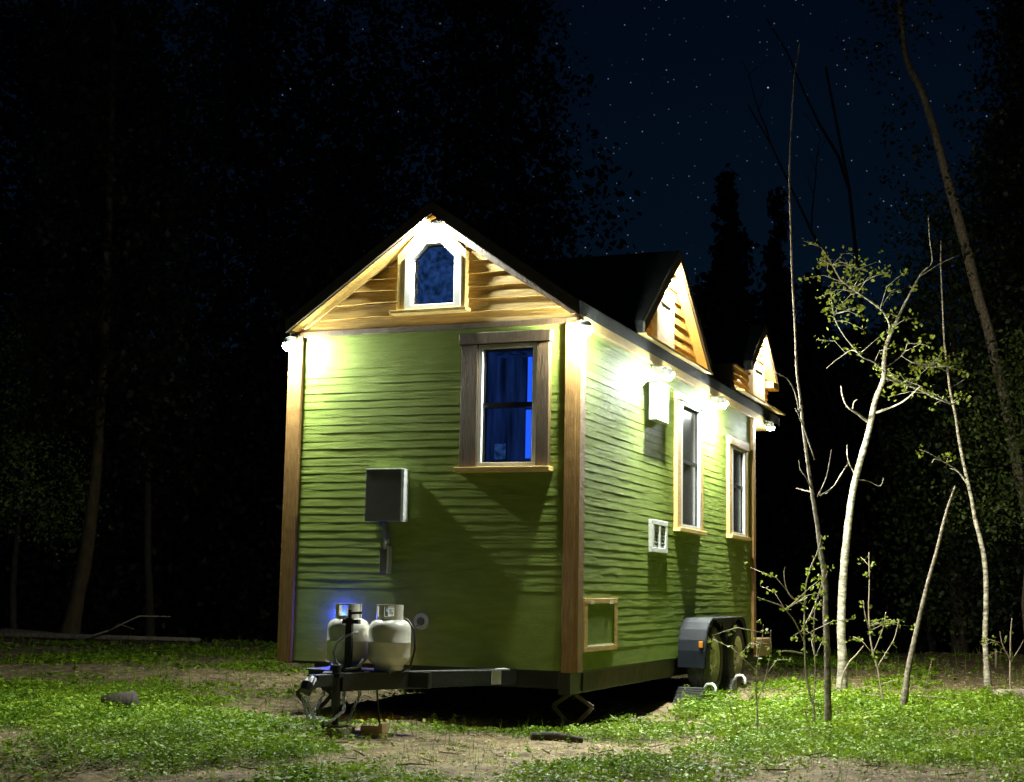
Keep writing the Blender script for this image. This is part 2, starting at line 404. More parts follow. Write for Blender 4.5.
# front window: deep cedar casing, white frame, two sashes
m = MB()
m.box(-.985, -.838, -.062, 0, 2.035, 3.03); m.box(-.328, -.222, -.062, 0, 2.035, 3.03)
m.box(-.998, -.205, -.088, 0, 3.032, 3.125)
win = m.build('window', M['cedar_dark'], house, bevel=.004)
slab('front', -1.012, -.195, 1.995, 2.033, 0, .105).build('sill', M['trim'], win, bevel=.004)
m = MB(); ringbox(m, 'front', -.836, -.330, 2.036, 3.03, .036, -.01, .052); m.build('frame', M['white'], win, bevel=.004)
m = MB(); ringbox(m, 'front', -.799, -.367, 2.073, 2.993, .014, -.03, .018)
m.box(-.80, -.366, -.026, .03, 2.515, 2.555); m.build('sash', M['black'], win)
m = MB(); m.add([(-.79, -.004, 2.08), (-.375, -.004, 2.08), (-.375, -.004, 2.99), (-.79, -.004, 2.99)], [(0, 1, 2, 3)]); m.build('pane', M['pane'], win)
room(win, 'front', -.80, -.35, 2.06, 2.99, .42, M['blue_dim'])
m = MB(); m.box(-.445, -.405, .05, .06, 2.56, 2.93); m.box(-.455, -.40, .05, .06, 2.11, 2.50); m.build('blue_lit_curtain', M['blue'], win)  # curtain glows by itself, its blue light put into the material
m = MB(); m.box(-.74, -.645, .09, .10, 2.11, 2.235); m.build('blue_screen', M['blue_glow'], win)
# the side windows
def side_window(y0, y1, z0, z1, f0, f1, g0, g1, mid):
    m = MB()
    m.box(0, .040, y0, f0 - .002, z0 + .04, g1 + .0); m.box(0, .040, f1 + .002, y1, z0 + .04, g1 + .0)
    m.box(0, .052, y0 - .01, y1 + .01, g1 + .002, z1)
    w = m.build('window', M['cedar'], house, bevel=.003)
    slab('side', y0 - .02, y1 + .02, z0, z0 + .038, 0, .075).build('sill', M['trim'], w, bevel=.003)
    m = MB(); ringbox(m, 'side', f0, f1, g0, g1, .062, -.01, .040, wz=.03); m.build('frame', M['white'], w, bevel=.003)
    m = MB(); ringbox(m, 'side', f0 + .063, f1 - .063, g0 + .031, g1 - .031, .02, -.03, .015, wz=.014)
    m.box(-.03, .02, f0 + .07, f1 - .07, mid - .018, mid + .018); m.build('sash', M['black'], w)
    m = MB(); m.add([(.006, f0 + .07, g0 + .03), (.006, f1 - .07, g0 + .03), (.006, f1 - .07, g1 - .03), (.006, f0 + .07, g1 - .03)], [(0, 1, 2, 3)]); m.build('pane', M['screen'], w)
    room(w, 'side', f0 + .02, f1 - .02, g0 + .02, g1 - .02, .3, M['inside'])
side_window(2.86, 3.88, 1.655, 3.01, 3.0, 3.78, 1.70, 2.94, 2.36)
side_window(5.06, 6.0, 1.68, 2.815, 5.18, 5.88, 1.72, 2.72, 2.28)
# little gable window with clipped top corners
def octo(x0, x1, z0, z1, c, zc): return [(x0, z0), (x1, z0), (x1, z1 - zc), (x1 - c, z1), (x0 + c, z1), (x0, z1 - zc)]
def ring_prism(m, A, B, axis, a, b):
    n = len(A)
    def P(p, t): return (p[0], t, p[1]) if axis == 'y' else (t, p[0], p[1])
    vs = [P(p, a) for p in A] + [P(p, a) for p in B] + [P(p, b) for p in A] + [P(p, b) for p in B]
    fs = []
    for i in range(n):
        j = (i + 1) % n
        fs += [(i, j, n + j, n + i), (2 * n + i, 3 * n + i, 3 * n + j, 2 * n + j), (i, 2 * n + i, 2 * n + j, j), (n + i, n + j, 3 * n + j, 3 * n + i)]
    m.add(vs, fs)
o3 = octo(-1.44, -1.055, 3.385, 3.895, .125, .125)
o2 = octo(-1.50, -.995, 3.345, 3.945, .155, .155)
o1 = octo(-1.575, -.955, 3.345, 3.99, .17, .17)
m = MB(); ring_prism(m, o1, octo(-1.502, -.993, 3.343, 3.947, .156, .156), 'y', -.085, 0); gw = m.build('window', M['trim'], house, bevel=.003)
m = MB(); ring_prism(m, o2, o3, 'y', -.098, .01); m.build('frame', M['white'], gw, bevel=.004)
slab('front', -1.625, -.93, 3.315, 3.343, 0, .125).build('sill', M['trim'], gw, bevel=.003)
m = MB(); m.add([(x, -.03, z) for x, z in o3], [tuple(range(6))]); m.build('pane', M['pane'], gw)
room(gw, 'front', -1.46, -1.03, 3.36, 3.92, .22, M['blue_glow'])  # night sky and tree reflection of the pane put into this glow

# ---- cross gable dormers
def dormer(yc, ridge, slope, el, er, base, label, wins, lo_ext=None):
    """yc ridge position, el/er distance of the two eaves; knee wall lo_ext = (y0, y1, z)"""
    d = MB(); th = .115
    for sgn, e in ((-1, el), (1, er)):
        poly = [(yc, ridge), (yc + sgn * e, ridge - slope * e), (yc + sgn * e, ridge - th - slope * e), (yc, ridge - th)]
        d.prism(poly, 'x', -W - .10, .115)
    dr = d.build('dormer', M['roof'], house, bevel=.003); tag(dr, label)
    f = MB()
    for sgn, e in ((-1, el), (1, er)):     # brown fascia and pale trim on the face side
        f.prism([(yc, ridge - .012), (yc + sgn * e, ridge - .012 - slope * e), (yc + sgn * e, ridge - th - slope * e), (yc, ridge - th)], 'x', .116, .136)
    f.build('fascia', M['roof_edge'], dr)
    f = MB()
    for sgn, e in ((-1, el - .03), (1, er - .03)):
        f.prism([(yc, ridge - th - .002), (yc + sgn * e, ridge - th - .002 - slope * e), (yc + sgn * e, ridge - th - .014 - slope * e), (yc, ridge - th - .014)], 'x', .0, .112)
    f.build('soffit', M['trim'], dr)
    ap = ridge - th - .01
    lo = lambda v: yc - min(max((ap - v) / slope, .004), el - .02)
    hi = lambda v: yc + min(max((ap - v) / slope, .004), er - .02)
    if lo_ext:
        y0, y1, zk = lo_ext
        lo2 = lambda v: y0 if v < zk else lo(v); hi2 = lambda v: y1 if v < zk else hi(v)
        lap_panel('dormer_siding', fx, lo2, hi2, base, zk, .085, .02, .004, M['cedar'], dr, seed=21, ragged=.008)
        lap_panel('dormer_siding', fx, lo, hi, zk, ap - .01, .085, .02, .004, M['cedar'], dr, seed=22, ragged=.008)
        k = MB(); k.box(-.6, .034, y0, y1, zk, zk + .02); k.box(-.6, 0, y0, y0 + .02, base, zk); k.box(-.6, 0, y1 - .02, y1, base, zk); k.build('knee_wall', M['roof_edge'], dr)
    else:
        lap_panel('dormer_siding', fx, lo, hi, base, ap - .01, .105, .02, .004, M['cedar'], dr, seed=20 + yc, ragged=.008)
    a0, a1, wz0, wz1 = wins
    m = MB(); ringbox(m, 'side', a0, a1, wz0, wz1, .13, .0, .065, wz=.09)
    w_ = m.build('dormer_window', M['white'], dr, bevel=.003)
    return dr
d1 = dormer(2.62, 4.36, .745, 1.22, 1.22, 3.37, 'larger front dormer', (2.04, 2.64, 3.37, 3.86))
m = MB(); m.box(.02, .060, 2.16, 2.52, 3.45, 3.78); m.build('dormer_pane', M['white'], d1)  # solid white pane, the glare on the glass put into its colour
m = MB(); m.prism([(.0, 3.345), (.15, 3.315), (.15, 3.337), (.0, 3.37)], 'y', 1.42, 3.86); m.build('ledge', M['trim'], d1, bevel=.002)
d2 = dormer(6.62, 4.34, .72, .78, .72, 3.40, 'smaller rear dormer', (6.18, 6.86, 3.40, 3.84), lo_ext=(5.42, 7.28, 3.66))
m = MB(); m.box(.02, .060, 6.30, 6.74, 3.48, 3.76); m.build('dormer_pane', M['white'], d2)  # white again in place of bright light on the glass
m = MB(); m.prism([(.0, 3.375), (.16, 3.34), (.16, 3.362), (.0, 3.40)], 'y', 5.30, 7.66); m.build('ledge', M['trim'], d2, bevel=.002)
m = MB(); m.box(.0, .13, 7.05, 7.42, 3.62, 3.70); m.build('eave_return', M['trim'], d2, bevel=.003)
m = MB(); m.box(-W, 0, LEN, 7.65, 3.15, 3.20); m.build('porch_ceiling', M['trim'], house)
m = MB(); m.box(-W + .05, .045, LEN + .01, 7.25, .50, .545)
for i in range(3): m.box(-W + .05, .03, LEN + .2 + .35 * i, LEN + .25 + .35 * i, .36, .499)
m.box(.0, .04, LEN + .05, 7.22, .34, .498); m.build('porch_deck', M['deck'], house, bevel=.003)

# ---- flood lamps: bracket, hood, glowing lens
def lamp(p, out, r=.046, em='bulb', wall=.09, flood=.04, tilt=.42, rim=.30):
    p = Vector(p); o = Vector(out).normalized()
    m = MB(); m.tube([p + Vector((0, 0, r * rim)), p + Vector((0, 0, r * 1.15)), p + Vector((0, 0, r + .02))], [r * 1.16, r * 1.12, r * .5], 16, cap=False)
    m.tube([p + Vector((0, 0, r + .012)), p + Vector((0, 0, r + .03))], [r * 1.05, r * .5], 14)
    m.tube([p + Vector((0, 0, r + .03)), p - o * wall + Vector((0, 0, r + .03))], .009, 8)
    q = p - o * wall; m.tube([q - o * .0 + Vector((0, 0, r + .03)), q + o * .012 + Vector((0, 0, r + .03))], .03, 12)
    f = m.build('flood_lamp', M['white'], house)
    import bmesh as bmm
    me = bpy.data.meshes.new('lens'); bm = bmm.new(); bmm.ops.create_icosphere(bm, subdivisions=2, radius=r); bm.to_mesh(me); bm.free()
    me.materials.append(M[em]); me.transform(Matrix.Translation(p - Vector(house.location)))
    link(bpy.data.objects.new('lens', me), f)
    if flood:       # flat glowing head added under the round lens to brighten the yard
        dv = (o - Vector((0, 0, tilt))).normalized(); c = p + o * .045 - Vector((0, 0, .015)); m = MB(); m.tube([c - dv * .014, c], flood * 1.15, 18); m.build('added_flood_head', M['lgrey'], f)
        m = MB(); a = dv.cross(Vector((0, 0, 1))).normalized(); bb = dv.cross(a); cc = c + dv * .002
        m.add([cc + (a * math.cos(t) + bb * math.sin(t)) * flood for t in [2 * math.pi * k / 16 for k in range(16)]], [tuple(range(16))]); m.build('added_flood_disc', M['flood'], f)
lamp((-2.570, -.100, 3.095), (-.3, -1, 0), tilt=.6, flood=.034, rim=.45)
lamp((.088, -.092, 3.098), (.8, -1, 0), tilt=.38, flood=.034, rim=.55)
lamp((-1.215, -.13, 4.01), (0, -1, 0), r=.046, flood=0, rim=.6, wall=.12)
lamp((.145, 2.08, 3.055), (1, 0, 0), wall=.13, em='bulb_low', tilt=.65, rim=-.15)
lamp((.125, 4.32, 3.07), (1, 0, 0), wall=.11, em='bulb_low', tilt=.65, rim=-.15)
lamp((.105, 6.96, 3.115), (1, 0, 0), r=.044, flood=.022, rim=-.15)
lamp((-2.69, 4.0, 3.085), (-1, 0, 0), r=.03, em='bulb_low', flood=.032, tilt=.9, rim=0)  # unseen lamp on the far wall, added to light the left yard
lamp((.100, 2.50, 4.04), (1, 0, 0), r=.020, em='bulb_warm', wall=.06, flood=0)
lamp((.100, 6.56, 4.02), (1, 0, 0), r=.020, em='bulb_warm', wall=.06, flood=0)

# ---- things fixed to the walls
m = MB(); m.box(-1.80, -1.47, -.105, -.012, 1.60, 2.02); eb = m.build('electrical_box', M['grey'], house, bevel=.005)
m = MB(); m.box(-1.469, -1.447, -.11, -.012, 1.597, 2.024); m.box(-1.80, -1.47, -.108, -.012, 2.021, 2.03); m.build('box_cover_edge', M['lgrey'], eb, bevel=.002)
m = MB(); m.tube([(-1.645, -.05, 1.60), (-1.64, -.055, 1.52), (-1.625, -.05, 1.46), (-1.625, -.05, 1.37)], [.018, .018, .02, .02], 12); m.build('conduit', M['steel'], house, smooth=True)
m = MB(); m.tube([(-1.69, -.04, 1.60), (-1.665, -.045, 1.55), (-1.60, -.045, 1.5), (-1.60, -.05, 1.38)], .008, 8); m.build('cable', M['hose'], house, smooth=True)
m = MB(); m.box(-1.665, -1.60, -.075, -.012, 1.18, 1.37); ob = m.build('outlet_box', M['grey'], house, bevel=.004)
m = MB(); m.box(-1.599, -1.583, -.078, -.012, 1.178, 1.40); m.build('box_cover_edge', M['lgrey'], ob, bevel=.002)
m = MB(); m.lathe([(.0, -.03), (.062, -.03), (.066, -.024), (.066, -.012)], (-1.30, 0, .80), 'y', 32); pi_ = m.build('power_inlet', M['lgrey'], house)
m = MB(); m.lathe([(.0, -.043), (.03, -.043), (.034, -.031)], (-1.30, 0, .80), 'y', 24); m.box(-1.335, -1.32, -.04, -.032, .76, .77); m.build('inlet_socket', M['grey'], pi_)
# louvred vent on the side
m = MB(); ringbox(m, 'side', 2.0, 2.52, 1.43, 1.725, .065, .0, .04, wz=.045); m.box(0, .04, 2.235, 2.285, 1.47, 1.68); vc = m.build('vent_cover', M['white'], house, bevel=.004)
m = MB()
for i in range(6):
    z = 1.49 + i * .034; m.bar((.016, 2.06, z), (.016, 2.46, z), .02, .012, up=(.5, 0, 1))
m.box(.002, .006, 2.06, 2.46, 1.48, 1.68); m.build('louvre', M['lgrey'], vc)
# hatch door low on the side
m = MB(); ringbox(m, 'side', .155, 1.02, .59, 1.01, .088, .0, .026, wz=.042); hd = m.build('hatch', M['cedar'], house, bevel=.003)
slab('side', .245, .930, .634, .966, .002, .018).build('hatch_panel', M['green'], hd)
m = MB(); m.box(.012, .024, .247, .928, .633, .642); m.box(.026, .034, .30, .38, .965, .985); m.box(.026, .034, .80, .88, .965, .985); m.build('latch_strip', M['white'], hd)
# white utility cabinet under the first side lamp
m = MB(); m.box(.012, .095, 1.95, 2.34, 2.63, 2.975); m.box(.012, .105, 1.93, 2.36, 2.975, 2.99); uc = m.build('utility_cabinet', M['white'], house, bevel=.006)

# ---- trailer
m = MB()
m.box(-.14, -.04, .02, 7.1, .27, .438); m.box(-W + .04, -W + .14, .75, 7.1, .27, .438)
for y in (.3, 1.2, 2.4, 5.6, 6.9): m.box(-W + .14, -.14, y, y + .07, .29, .43)
m.build('trailer_frame', M['black'], house, bevel=.003)
m = MB(); m.box(-.036, -.028, .3, 3.0, .285, .44); m.build('skirt_plate', M['rust'], house)
tip = Vector((XC, -1.48, .395))
m = MB(); m.bar((XC + .78, .02, .395), tip + Vector((.05, 0, 0)), .07, .125); m.bar((XC - .78, .02, .395), tip - Vector((.05, 0, 0)), .07, .125)
m.box(XC - .5, XC + .5, -.96, -.90, .34, .455); m.box(XC - .34, XC + .34, -1.28, -.92, .457, .468)
tg = m.build('tongue', M['black'], house, bevel=.004)
m = MB(); m.bar((XC, -1.40, .41), (XC, -1.78, .415), .09, .08); m.tube([(XC, -1.72, .41), (XC, -1.79, .405), (XC, -1.85, .385), (XC, -1.875, .35)], [.04, .05, .05, .038], 12)
m.tube([(XC, -1.80, .36), (XC - .01, -1.82, .32)], .016, 6); m.build('coupler', M['black'], tg)
m = MB(); m.bar((-.47, -.42, .468), (-.41, -.36, .468), .09, .01); m.bar((-.452, -.478, .36), (-.452, -.478, .47), .075, .008, up=(.7, -.7, 0)); m.build('bracket_plate', M['lgrey'], tg)  # light grey bracket plate added at the pale end of the arm
m = MB(); m.bar((-1.02, -.62, .464), (-.42, -.10, .464), .012, .008) if False else m.bar((-1.15, -1.30, .4625), (-.43, -.45, .4625), .035, .006); m.build('wear_strip', M['steel'], tg)
# jack
jx, jy = XC + .035, -1.50
m = MB(); m.tube([(jx, jy, .515), (jx, jy, .22)], .032, 14); m.tube([(jx, jy, .24), (jx, jy, .10)], .024, 12); m.box(jx - .07, jx + .07, jy - .07, jy + .07, .085, .10)
m.box(jx - .05, jx + .05, jy - .05, jy + .05, .43, .46)
jk = m.build('tongue_jack', M['black'], house)
m = MB(); m.tube([(jx, jy, .50), (jx - .05, jy, .51), (jx - .06, jy, .53), (jx - .10, jy, .535)], .009, 8); m.build('crank', M['black'], jk)
# safety chains
def chain(pts, n, name='safety_chain'):
    P = [Vector(p) for p in pts]; m = MB()
    def at(t):
        f = t * (len(P) - 1); i = min(int(f), len(P) - 2); return P[i].lerp(P[i + 1], f - i)
    for k in range(n):
        a = at(k / n); b = at((k + 1) / n); d = (b - a); c = (a + b) / 2; d.normalize()
        s = Vector((1, 0, 0)) if k % 2 else Vector((0, 1, 0)); s = (s - d * s.dot(d)).normalized()
        loop = [c + d * .024 * math.cos(t) * 1.0 + s * .012 * math.sin(t) for t in [2 * math.pi * q / 8 for q in range(9)]]
        m.tube(loop, .0042, 5, cap=False)
    m.build(name, M['steel'], tg)
chain([(XC + .07, -1.45, .34), (XC + .10, -1.5, .2), (XC + .05, -1.6, .13), (XC - .02, -1.7, .16), (XC - .04, -1.8, .3)], 26)
chain([(XC + .12, -1.30, .45), (XC + .14, -1.34, .3), (XC + .10, -1.42, .14), (XC + .03, -1.5, .12)], 18)
chain([(XC - .08, -1.45, .34), (XC - .10, -1.55, .18), (XC - .08, -1.68, .15), (XC - .06, -1.8, .3)], 20)
# bracket that clamps the gas cylinders
m = MB(); m.box(-1.305, -1.255, -1.30, -1.27, .468, .84); m.box(-1.33, -1.20, -1.305, -1.265, .80, .83); m.tube([(-1.28, -1.28, .82), (-1.28, -1.28, .90)], .013, 8)
m.bar((-1.28, -1.29, .875), (-1.17, -1.32, .88), .02, .018); m.bar((-1.40, -1.32, .48), (-1.16, -1.32, .48), .03, .02); m.build('cylinder_clamp', M['black'], tg)
m = MB(); m.tube([(-1.20, -1.30, .74), (-1.27, -1.33, .72), (-1.35, -1.34, .66), (-1.375, -1.34, .59), (-1.34, -1.35, .52), (-1.26, -1.36, .475), (-1.18, -1.34, .49), (-1.14, -1.32, .55)], .0095, 8); m.build('gas_hose', M['hose'], tg, smooth=True)
m = MB(); m.tube([(-1.03, -1.04, .86), (-.95, -1.0, .83), (-.885, -1.02, .76), (-.875, -1.03, .62), (-.89, -1.06, .50), (-.95, -1.1, .46)], .0085, 8); m.build('gas_hose', M['black'], tg, smooth=True)
m = MB(); m.tube([(-1.02, -1.33, .34), (-1.0, -1.34, .22), (-.985, -1.34, .10)], .007, 6); m.build('breakaway_cable', M['black'], tg)
# marker lamps low on the front: a blue one by the cylinders, an amber one at the corner
m = MB(); m.lathe([(0, -.030), (.014, -.028), (.02, -.012)], (-2.02, -.03, .82), 'y', 10); m.build('blue_marker_lamp', M['blue_dot'], house)
for x_, z_ in ((-1.99, .52), (-1.60, .52)):
    m = MB(); m.box(x_ - .03, x_ + .03, -.075, -.045, z_ - .02, z_ + .02); m.build('amber_marker_lamp', M['orange_dot'], house)
# stabiliser jacks
def stab(x, y):
    g = H(x, y); m = MB(); m.box(x - .06, x + .06, y - .06, y + .06, g, g + .012)
    m.bar((x, y, .27), (x - .16, y - .02, .16), .03, .02, (0, 1, 0)); m.bar((x, y, .27), (x + .16, y + .02, .16), .03, .02, (0, 1, 0))
    m.bar((x - .16, y - .02, .16), (x - .01, y, g + .02), .03, .02, (0, 1, 0)); m.bar((x + .16, y + .02, .16), (x + .01, y, g + .02), .03, .02, (0, 1, 0))
    m.build('stabiliser_jack', M['rust'], house)
stab(-.12, .32); stab(-W + .14, .32)
# fender over the two wheels
WY = (3.42, 4.44); WZ = .42; WR = .33
def fender(sx, x0):
    ol = [(2.98, .36), (2.985, .52), (3.01, .62), (3.07, .71), (3.17, .775), (3.32, .812), (4.96, .815), (5.08, .79), (5.18, .72), (5.24, .62), (5.27, .45), (5.27, .36)]
    ol = [(3.03 + (y - 2.98) * .80, z + .01 * (z > .7)) for y, z in ol]
    m = MB(); xa, xb = x0, x0 + sx * .27
    vs = [(xa, y, z) for y, z in ol] + [(xb, y, z) for y, z in ol]
    n = len(ol); m.add(vs, [(i, i + 1, n + i + 1, n + i) for i in range(n - 1)])
    fo = m.build('fender', M['fender'], house, solid=.006)
    # outer skirt with two arches
    def top(y):
        for (a, za), (b, zb) in zip(ol, ol[1:]):
            if a <= y <= b and b > a: return za + (zb - za) * (y - a) / (b - a)
        return .36
    m = MB(); N_ = 120; row = []
    for i in range(N_ + 1):
        y = 3.032 + (4.858 - 3.032) * i / N_; lowz = .36
        c = [WZ + math.sqrt(max(0, .385 ** 2 - (y - yc) ** 2)) for yc in WY if abs(y - yc) < .385]
        if c: lowz = max(c)
        mid = sum(WY) / 2
        if abs(y - mid) < .15: lowz = .60 + .8 * abs(y - mid)
        if abs(y - mid) < .25: lowz = max(lowz, .60 + .8 * abs(y - mid))
        t = top(y) - .001; row.append((y, min(lowz, t - .012), t))
    vs = [(xb, y, a) for y, a, b in row] + [(xb, y, b) for y, a, b in row]; k = len(row)
    m.add(vs, [(i, i + 1, k + i + 1, k + i) for i in range(k - 1)]); m.build('fender_skirt', M['fender'], fo, solid=.005)
    m = MB(); m.tube([(xb, y, z) for y, z in ol], .008, 8); m.build('fender_lip', M['fender'], fo, smooth=True)
    m = MB(); m.box(*sorted((xb - sx * .06, xb - sx * .02)), 3.005, 3.032, .55, .61); m.build('side_marker', M['amber'], fo, bevel=.004)
fender(1, .003); fender(-1, -W - .003)
def wheel(x, y, sx):
    m = MB(); r = WR
    prof = [(r * .62, -.09), (r * .70, -.105), (r * .86, -.108), (r * .96, -.095), (r, -.075), (r * 1.005, -.03), (r * 1.005, .03), (r, .075), (r * .96, .095), (r * .86, .108), (r * .70, .105), (r * .62, .09)]
    m.lathe(prof, (x, y, WZ), 'x', 48)
    for k in range(5):   # tread grooves as raised ribs
        m.lathe([(r * 1.002, -.066 + k * .029), (r * 1.02, -.062 + k * .029), (r * 1.02, -.046 + k * .029), (r * 1.002, -.042 + k * .029)], (x, y, WZ), 'x', 48)
    w = m.build('wheel', M['rubber'], house, smooth=True)
    m = MB()
    prof = [(r * .64, sx * .098), (r * .62, sx * .09), (r * .56, sx * .06), (r * .52, sx * .045), (r * .42, sx * .055), (r * .33, sx * .075), (r * .22, sx * .08), (r * .20, sx * .095), (r * .12, sx * .11), (0.001, sx * .112)]
    m.lathe(prof, (x, y, WZ), 'x', 48, skip=lambda i, k: i == 4 and k % 6 in (0, 1, 2))
    for k in range(6):
        t = 2 * math.pi * k / 6 + .3; c = (x + sx * .078, y + r * .27 * math.cos(t), WZ + r * .27 * math.sin(t))
        m.tube([c, (c[0] + sx * .02, c[1], c[2])], .011, 6)
    m.build('rim', M['rim'], w)
    m = MB(); m.lathe([(.001, 0), (r * .6, 0)], (x, y, WZ), 'x', 32); m.build('brake_drum', M['black'], w)
for y in WY: wheel(.172, y, 1); wheel(-W - .172, y, -1)
m = MB(); m.box(-W - .03, .03, WY[0] - .03, WY[0] + .03, .39, .45) if False else m.tube([(-W - .05, WY[0], WZ), (.1, WY[0], WZ)], .035, 8); m.tube([(-W - .05, WY[1], WZ), (.1, WY[1], WZ)], .035, 8); m.build('axle', M['black'], house)

# ------------------------------------------------------------------ gas cylinders standing on the tongue
def cylinder(x, y, z, rot, label):
    t = empty('propane_tank', (x, y, z)); tag(t, label, 'gas cylinder', 'gas cylinders on the tongue')
    c = (x, y, z); m = MB()
    prof = [(0.001, .035), (.09, .035), (.125, .045), (.148, .07), (.155, .10), (.155, .193), (.157, .196), (.157, .204), (.155, .207), (.155, .285), (.150, .318), (.132, .345), (.10, .362), (.06, .371), (.001, .374)]
    m.lathe(prof, c, 'z', 48); m.build('body', M['cream'], t, smooth=True)
    m = MB(); m.lathe([(.105, 0), (.108, .0), (.108, .05), (.105, .05)], c, 'z', 36); m.build('foot_ring', M['cream'], t)
    # collar: a wall with hand holes and an open side
    m = MB(); nseg = 60; V = []; F = []
    zs = [.345, .385, .405, .43, .46, .47]
    for zz in zs:
        for k in range(nseg):
            a = 2 * math.pi * k / nseg; V.append((x + .098 * math.cos(a), y + .098 * math.sin(a), z + zz))
    for j in range(len(zs) - 1):
        for k in range(nseg):
            a = (math.degrees(2 * math.pi * (k + .5) / nseg) - rot) % 360
            if 150 < a < 210: continue
            if j in (1, 2, 3) and (55 < a < 95 or 270 < a < 310 or 5 < a < 25): continue
            F.append((j * nseg + k, j * nseg + (k + 1) % nseg, (j + 1) * nseg + (k + 1) % nseg, (j + 1) * nseg + k))
    m.add(V, F); m.build('collar', M['cream'], t, solid=.005)
    m = MB(); m.tube([(x, y, z + .37), (x, y, z + .42)], .018, 12); m.tube([(x, y, z + .42), (x, y, z + .44)], .032, 12); m.tube([(x, y, z + .395), (x + .05, y - .03, z + .395)], .013, 10)
    m.build('valve', M['steel'], t)
cylinder(-1.385, -1.10, .470, 200, 'left hand cream gas cylinder, partly behind the black clamp on the tongue')
cylinder(-1.045, -1.10, .470, 215, 'right hand cream gas cylinder, standing clear of the clamp beside the round power inlet')

# ------------------------------------------------------------------ chocks, blocks
def ramp(x, y, label):
    g = H(x, y); t = empty('wheel_chock', (x, y, g)); tag(t, label, 'wheel chock', 'chocks at the wheels')
    m = MB(); m.prism([(y - .16, g - .01), (y + .16, g - .01), (y + .15, g + .13), (y + .02, g + .12)], 'x', x - .13, x + .12)
    for i in range(7):
        k = i / 6; yy = y - .155 + .165 * k; zz = g + .005 + .115 * k; m.box(x - .131, x + .121, yy - .006, yy + .006, zz, zz + .014)
    m.build('ribbed_body', M['plastic'], t, bevel=.003)
    m = MB(); m.tube([(x + .10, y + .10, g + .12), (x + .13, y + .10, g + .165), (x + .19, y + .08, g + .17), (x + .225, y + .05, g + .14), (x + .23, y + .03, g + .09)], .013, 8)
    m.build('handle', M['white'], t, smooth=True)
ramp(.16, 2.93, 'ribbed grey wheel chock with pale handle, in front of the nearer wheel')
ramp(.22, 3.93, 'half hidden wheel chock with pale loop handle, between the two wheels')
g = H(jx, jy)
m = MB(); m.box(jx - .11, jx + .11, jy - .10, jy + .10, g - .01, .085); tag(m.build('wood_block', M['log'], bevel=.006), 'dark squared timber block under the foot of the tongue jack', 'wood block')
bx_, by_ = -1.02, -1.34
g = H(bx_, by_); m = MB(); m.box(bx_ - .09, bx_ + .07, by_ - .05, by_ + .02, g - .01, g + .085); m.box(bx_ + .071, bx_ + .10, by_ - .09, by_ - .0, g - .01, g + .11)
tag(m.build('wood_block', M['deck'], bevel=.004), 'small pale timber offcut in the grass right of the jack', 'wood block')
# ------------------------------------------------------------------ ground sheet out to the horizon
def spaced(lo, hi, step, far):
    a = list(np.arange(lo, hi + 1e-6, step)); s = step; b = a[-1]
    while b < far: s *= 1.18; b += s; a.append(b)
    s = step; b = a[0]
    while b > -far: s *= 1.18; b -= s; a.insert(0, b)
    return np.array(a)
gx = spaced(-16, 7, .085, 420); gy = spaced(-5, 21, .085, 420)
X, Y = np.meshgrid(gx, gy); Z = height(X, Y)
nx, ny = len(gx), len(gy); idx = np.arange(nx * ny).reshape(ny, nx)
F = np.stack([idx[:-1, :-1], idx[:-1, 1:], idx[1:, 1:], idx[1:, :-1]], -1).reshape(-1, 4)
gm = mat('soil', (.10, .07, .042), .9, scale=3, bump=.9, bscale=28, col2=(.16, .12, .075), coords='Object')
nt = gm.node_tree; N = nt.nodes; L = nt.links; bs = N['Principled BSDF']; bs.inputs['Specular IOR Level'].default_value = .15
base = [n for n in N if n.type == 'VALTORGB'][0]; tc = [n for n in N if n.type == 'TEX_COORD'][0]
def nz(scale, det=6, rough=.6):
    n = N.new('ShaderNodeTexNoise'); n.inputs['Scale'].default_value = scale; n.inputs['Detail'].default_value = det; n.inputs['Roughness'].default_value = rough
    L.new(tc.outputs['Object'], n.inputs['Vector']); return n
def ramp_(src, a, b, c1=(0, 0, 0), c2=(1, 1, 1)):
    r = N.new('ShaderNodeValToRGB'); r.color_ramp.elements[0].position = a; r.color_ramp.elements[1].position = b
    r.color_ramp.elements[0].color = (*c1, 1); r.color_ramp.elements[1].color = (*c2, 1); L.new(src, r.inputs['Fac']); return r
def mix(f, a, b):
    x = N.new('ShaderNodeMix'); x.data_type = 'RGBA'; L.new(f, x.inputs['Factor']); L.new(a, x.inputs['A']); L.new(b, x.inputs['B']); return x.outputs['Result']
at_s = N.new('ShaderNodeAttribute'); at_s.attribute_name = 'straw'; at_g = N.new('ShaderNodeAttribute'); at_g.attribute_name = 'green'
straw = ramp_(nz(22).outputs['Fac'], .3, .66, (.15, .11, .055), (.42, .33, .175))
moss = ramp_(nz(14).outputs['Fac'], .3, .7, (.035, .055, .012), (.09, .12, .025))
mm = N.new('ShaderNodeMath'); mm.operation = 'MULTIPLY'; L.new(at_s.outputs['Fac'], mm.inputs[0]); L.new(ramp_(nz(5).outputs['Fac'], .38, .58).outputs['Color'], mm.inputs[1])
c1 = mix(mm.outputs[0], base.outputs['Color'], straw.outputs['Color'])
mg = N.new('ShaderNodeMath'); mg.operation = 'MULTIPLY'; L.new(at_g.outputs['Fac'], mg.inputs[0]); L.new(ramp_(nz(9).outputs['Fac'], .3, .6).outputs['Color'], mg.inputs[1])
L.new(mix(mg.outputs[0], c1, moss.outputs['Color']), bs.inputs['Base Color'])
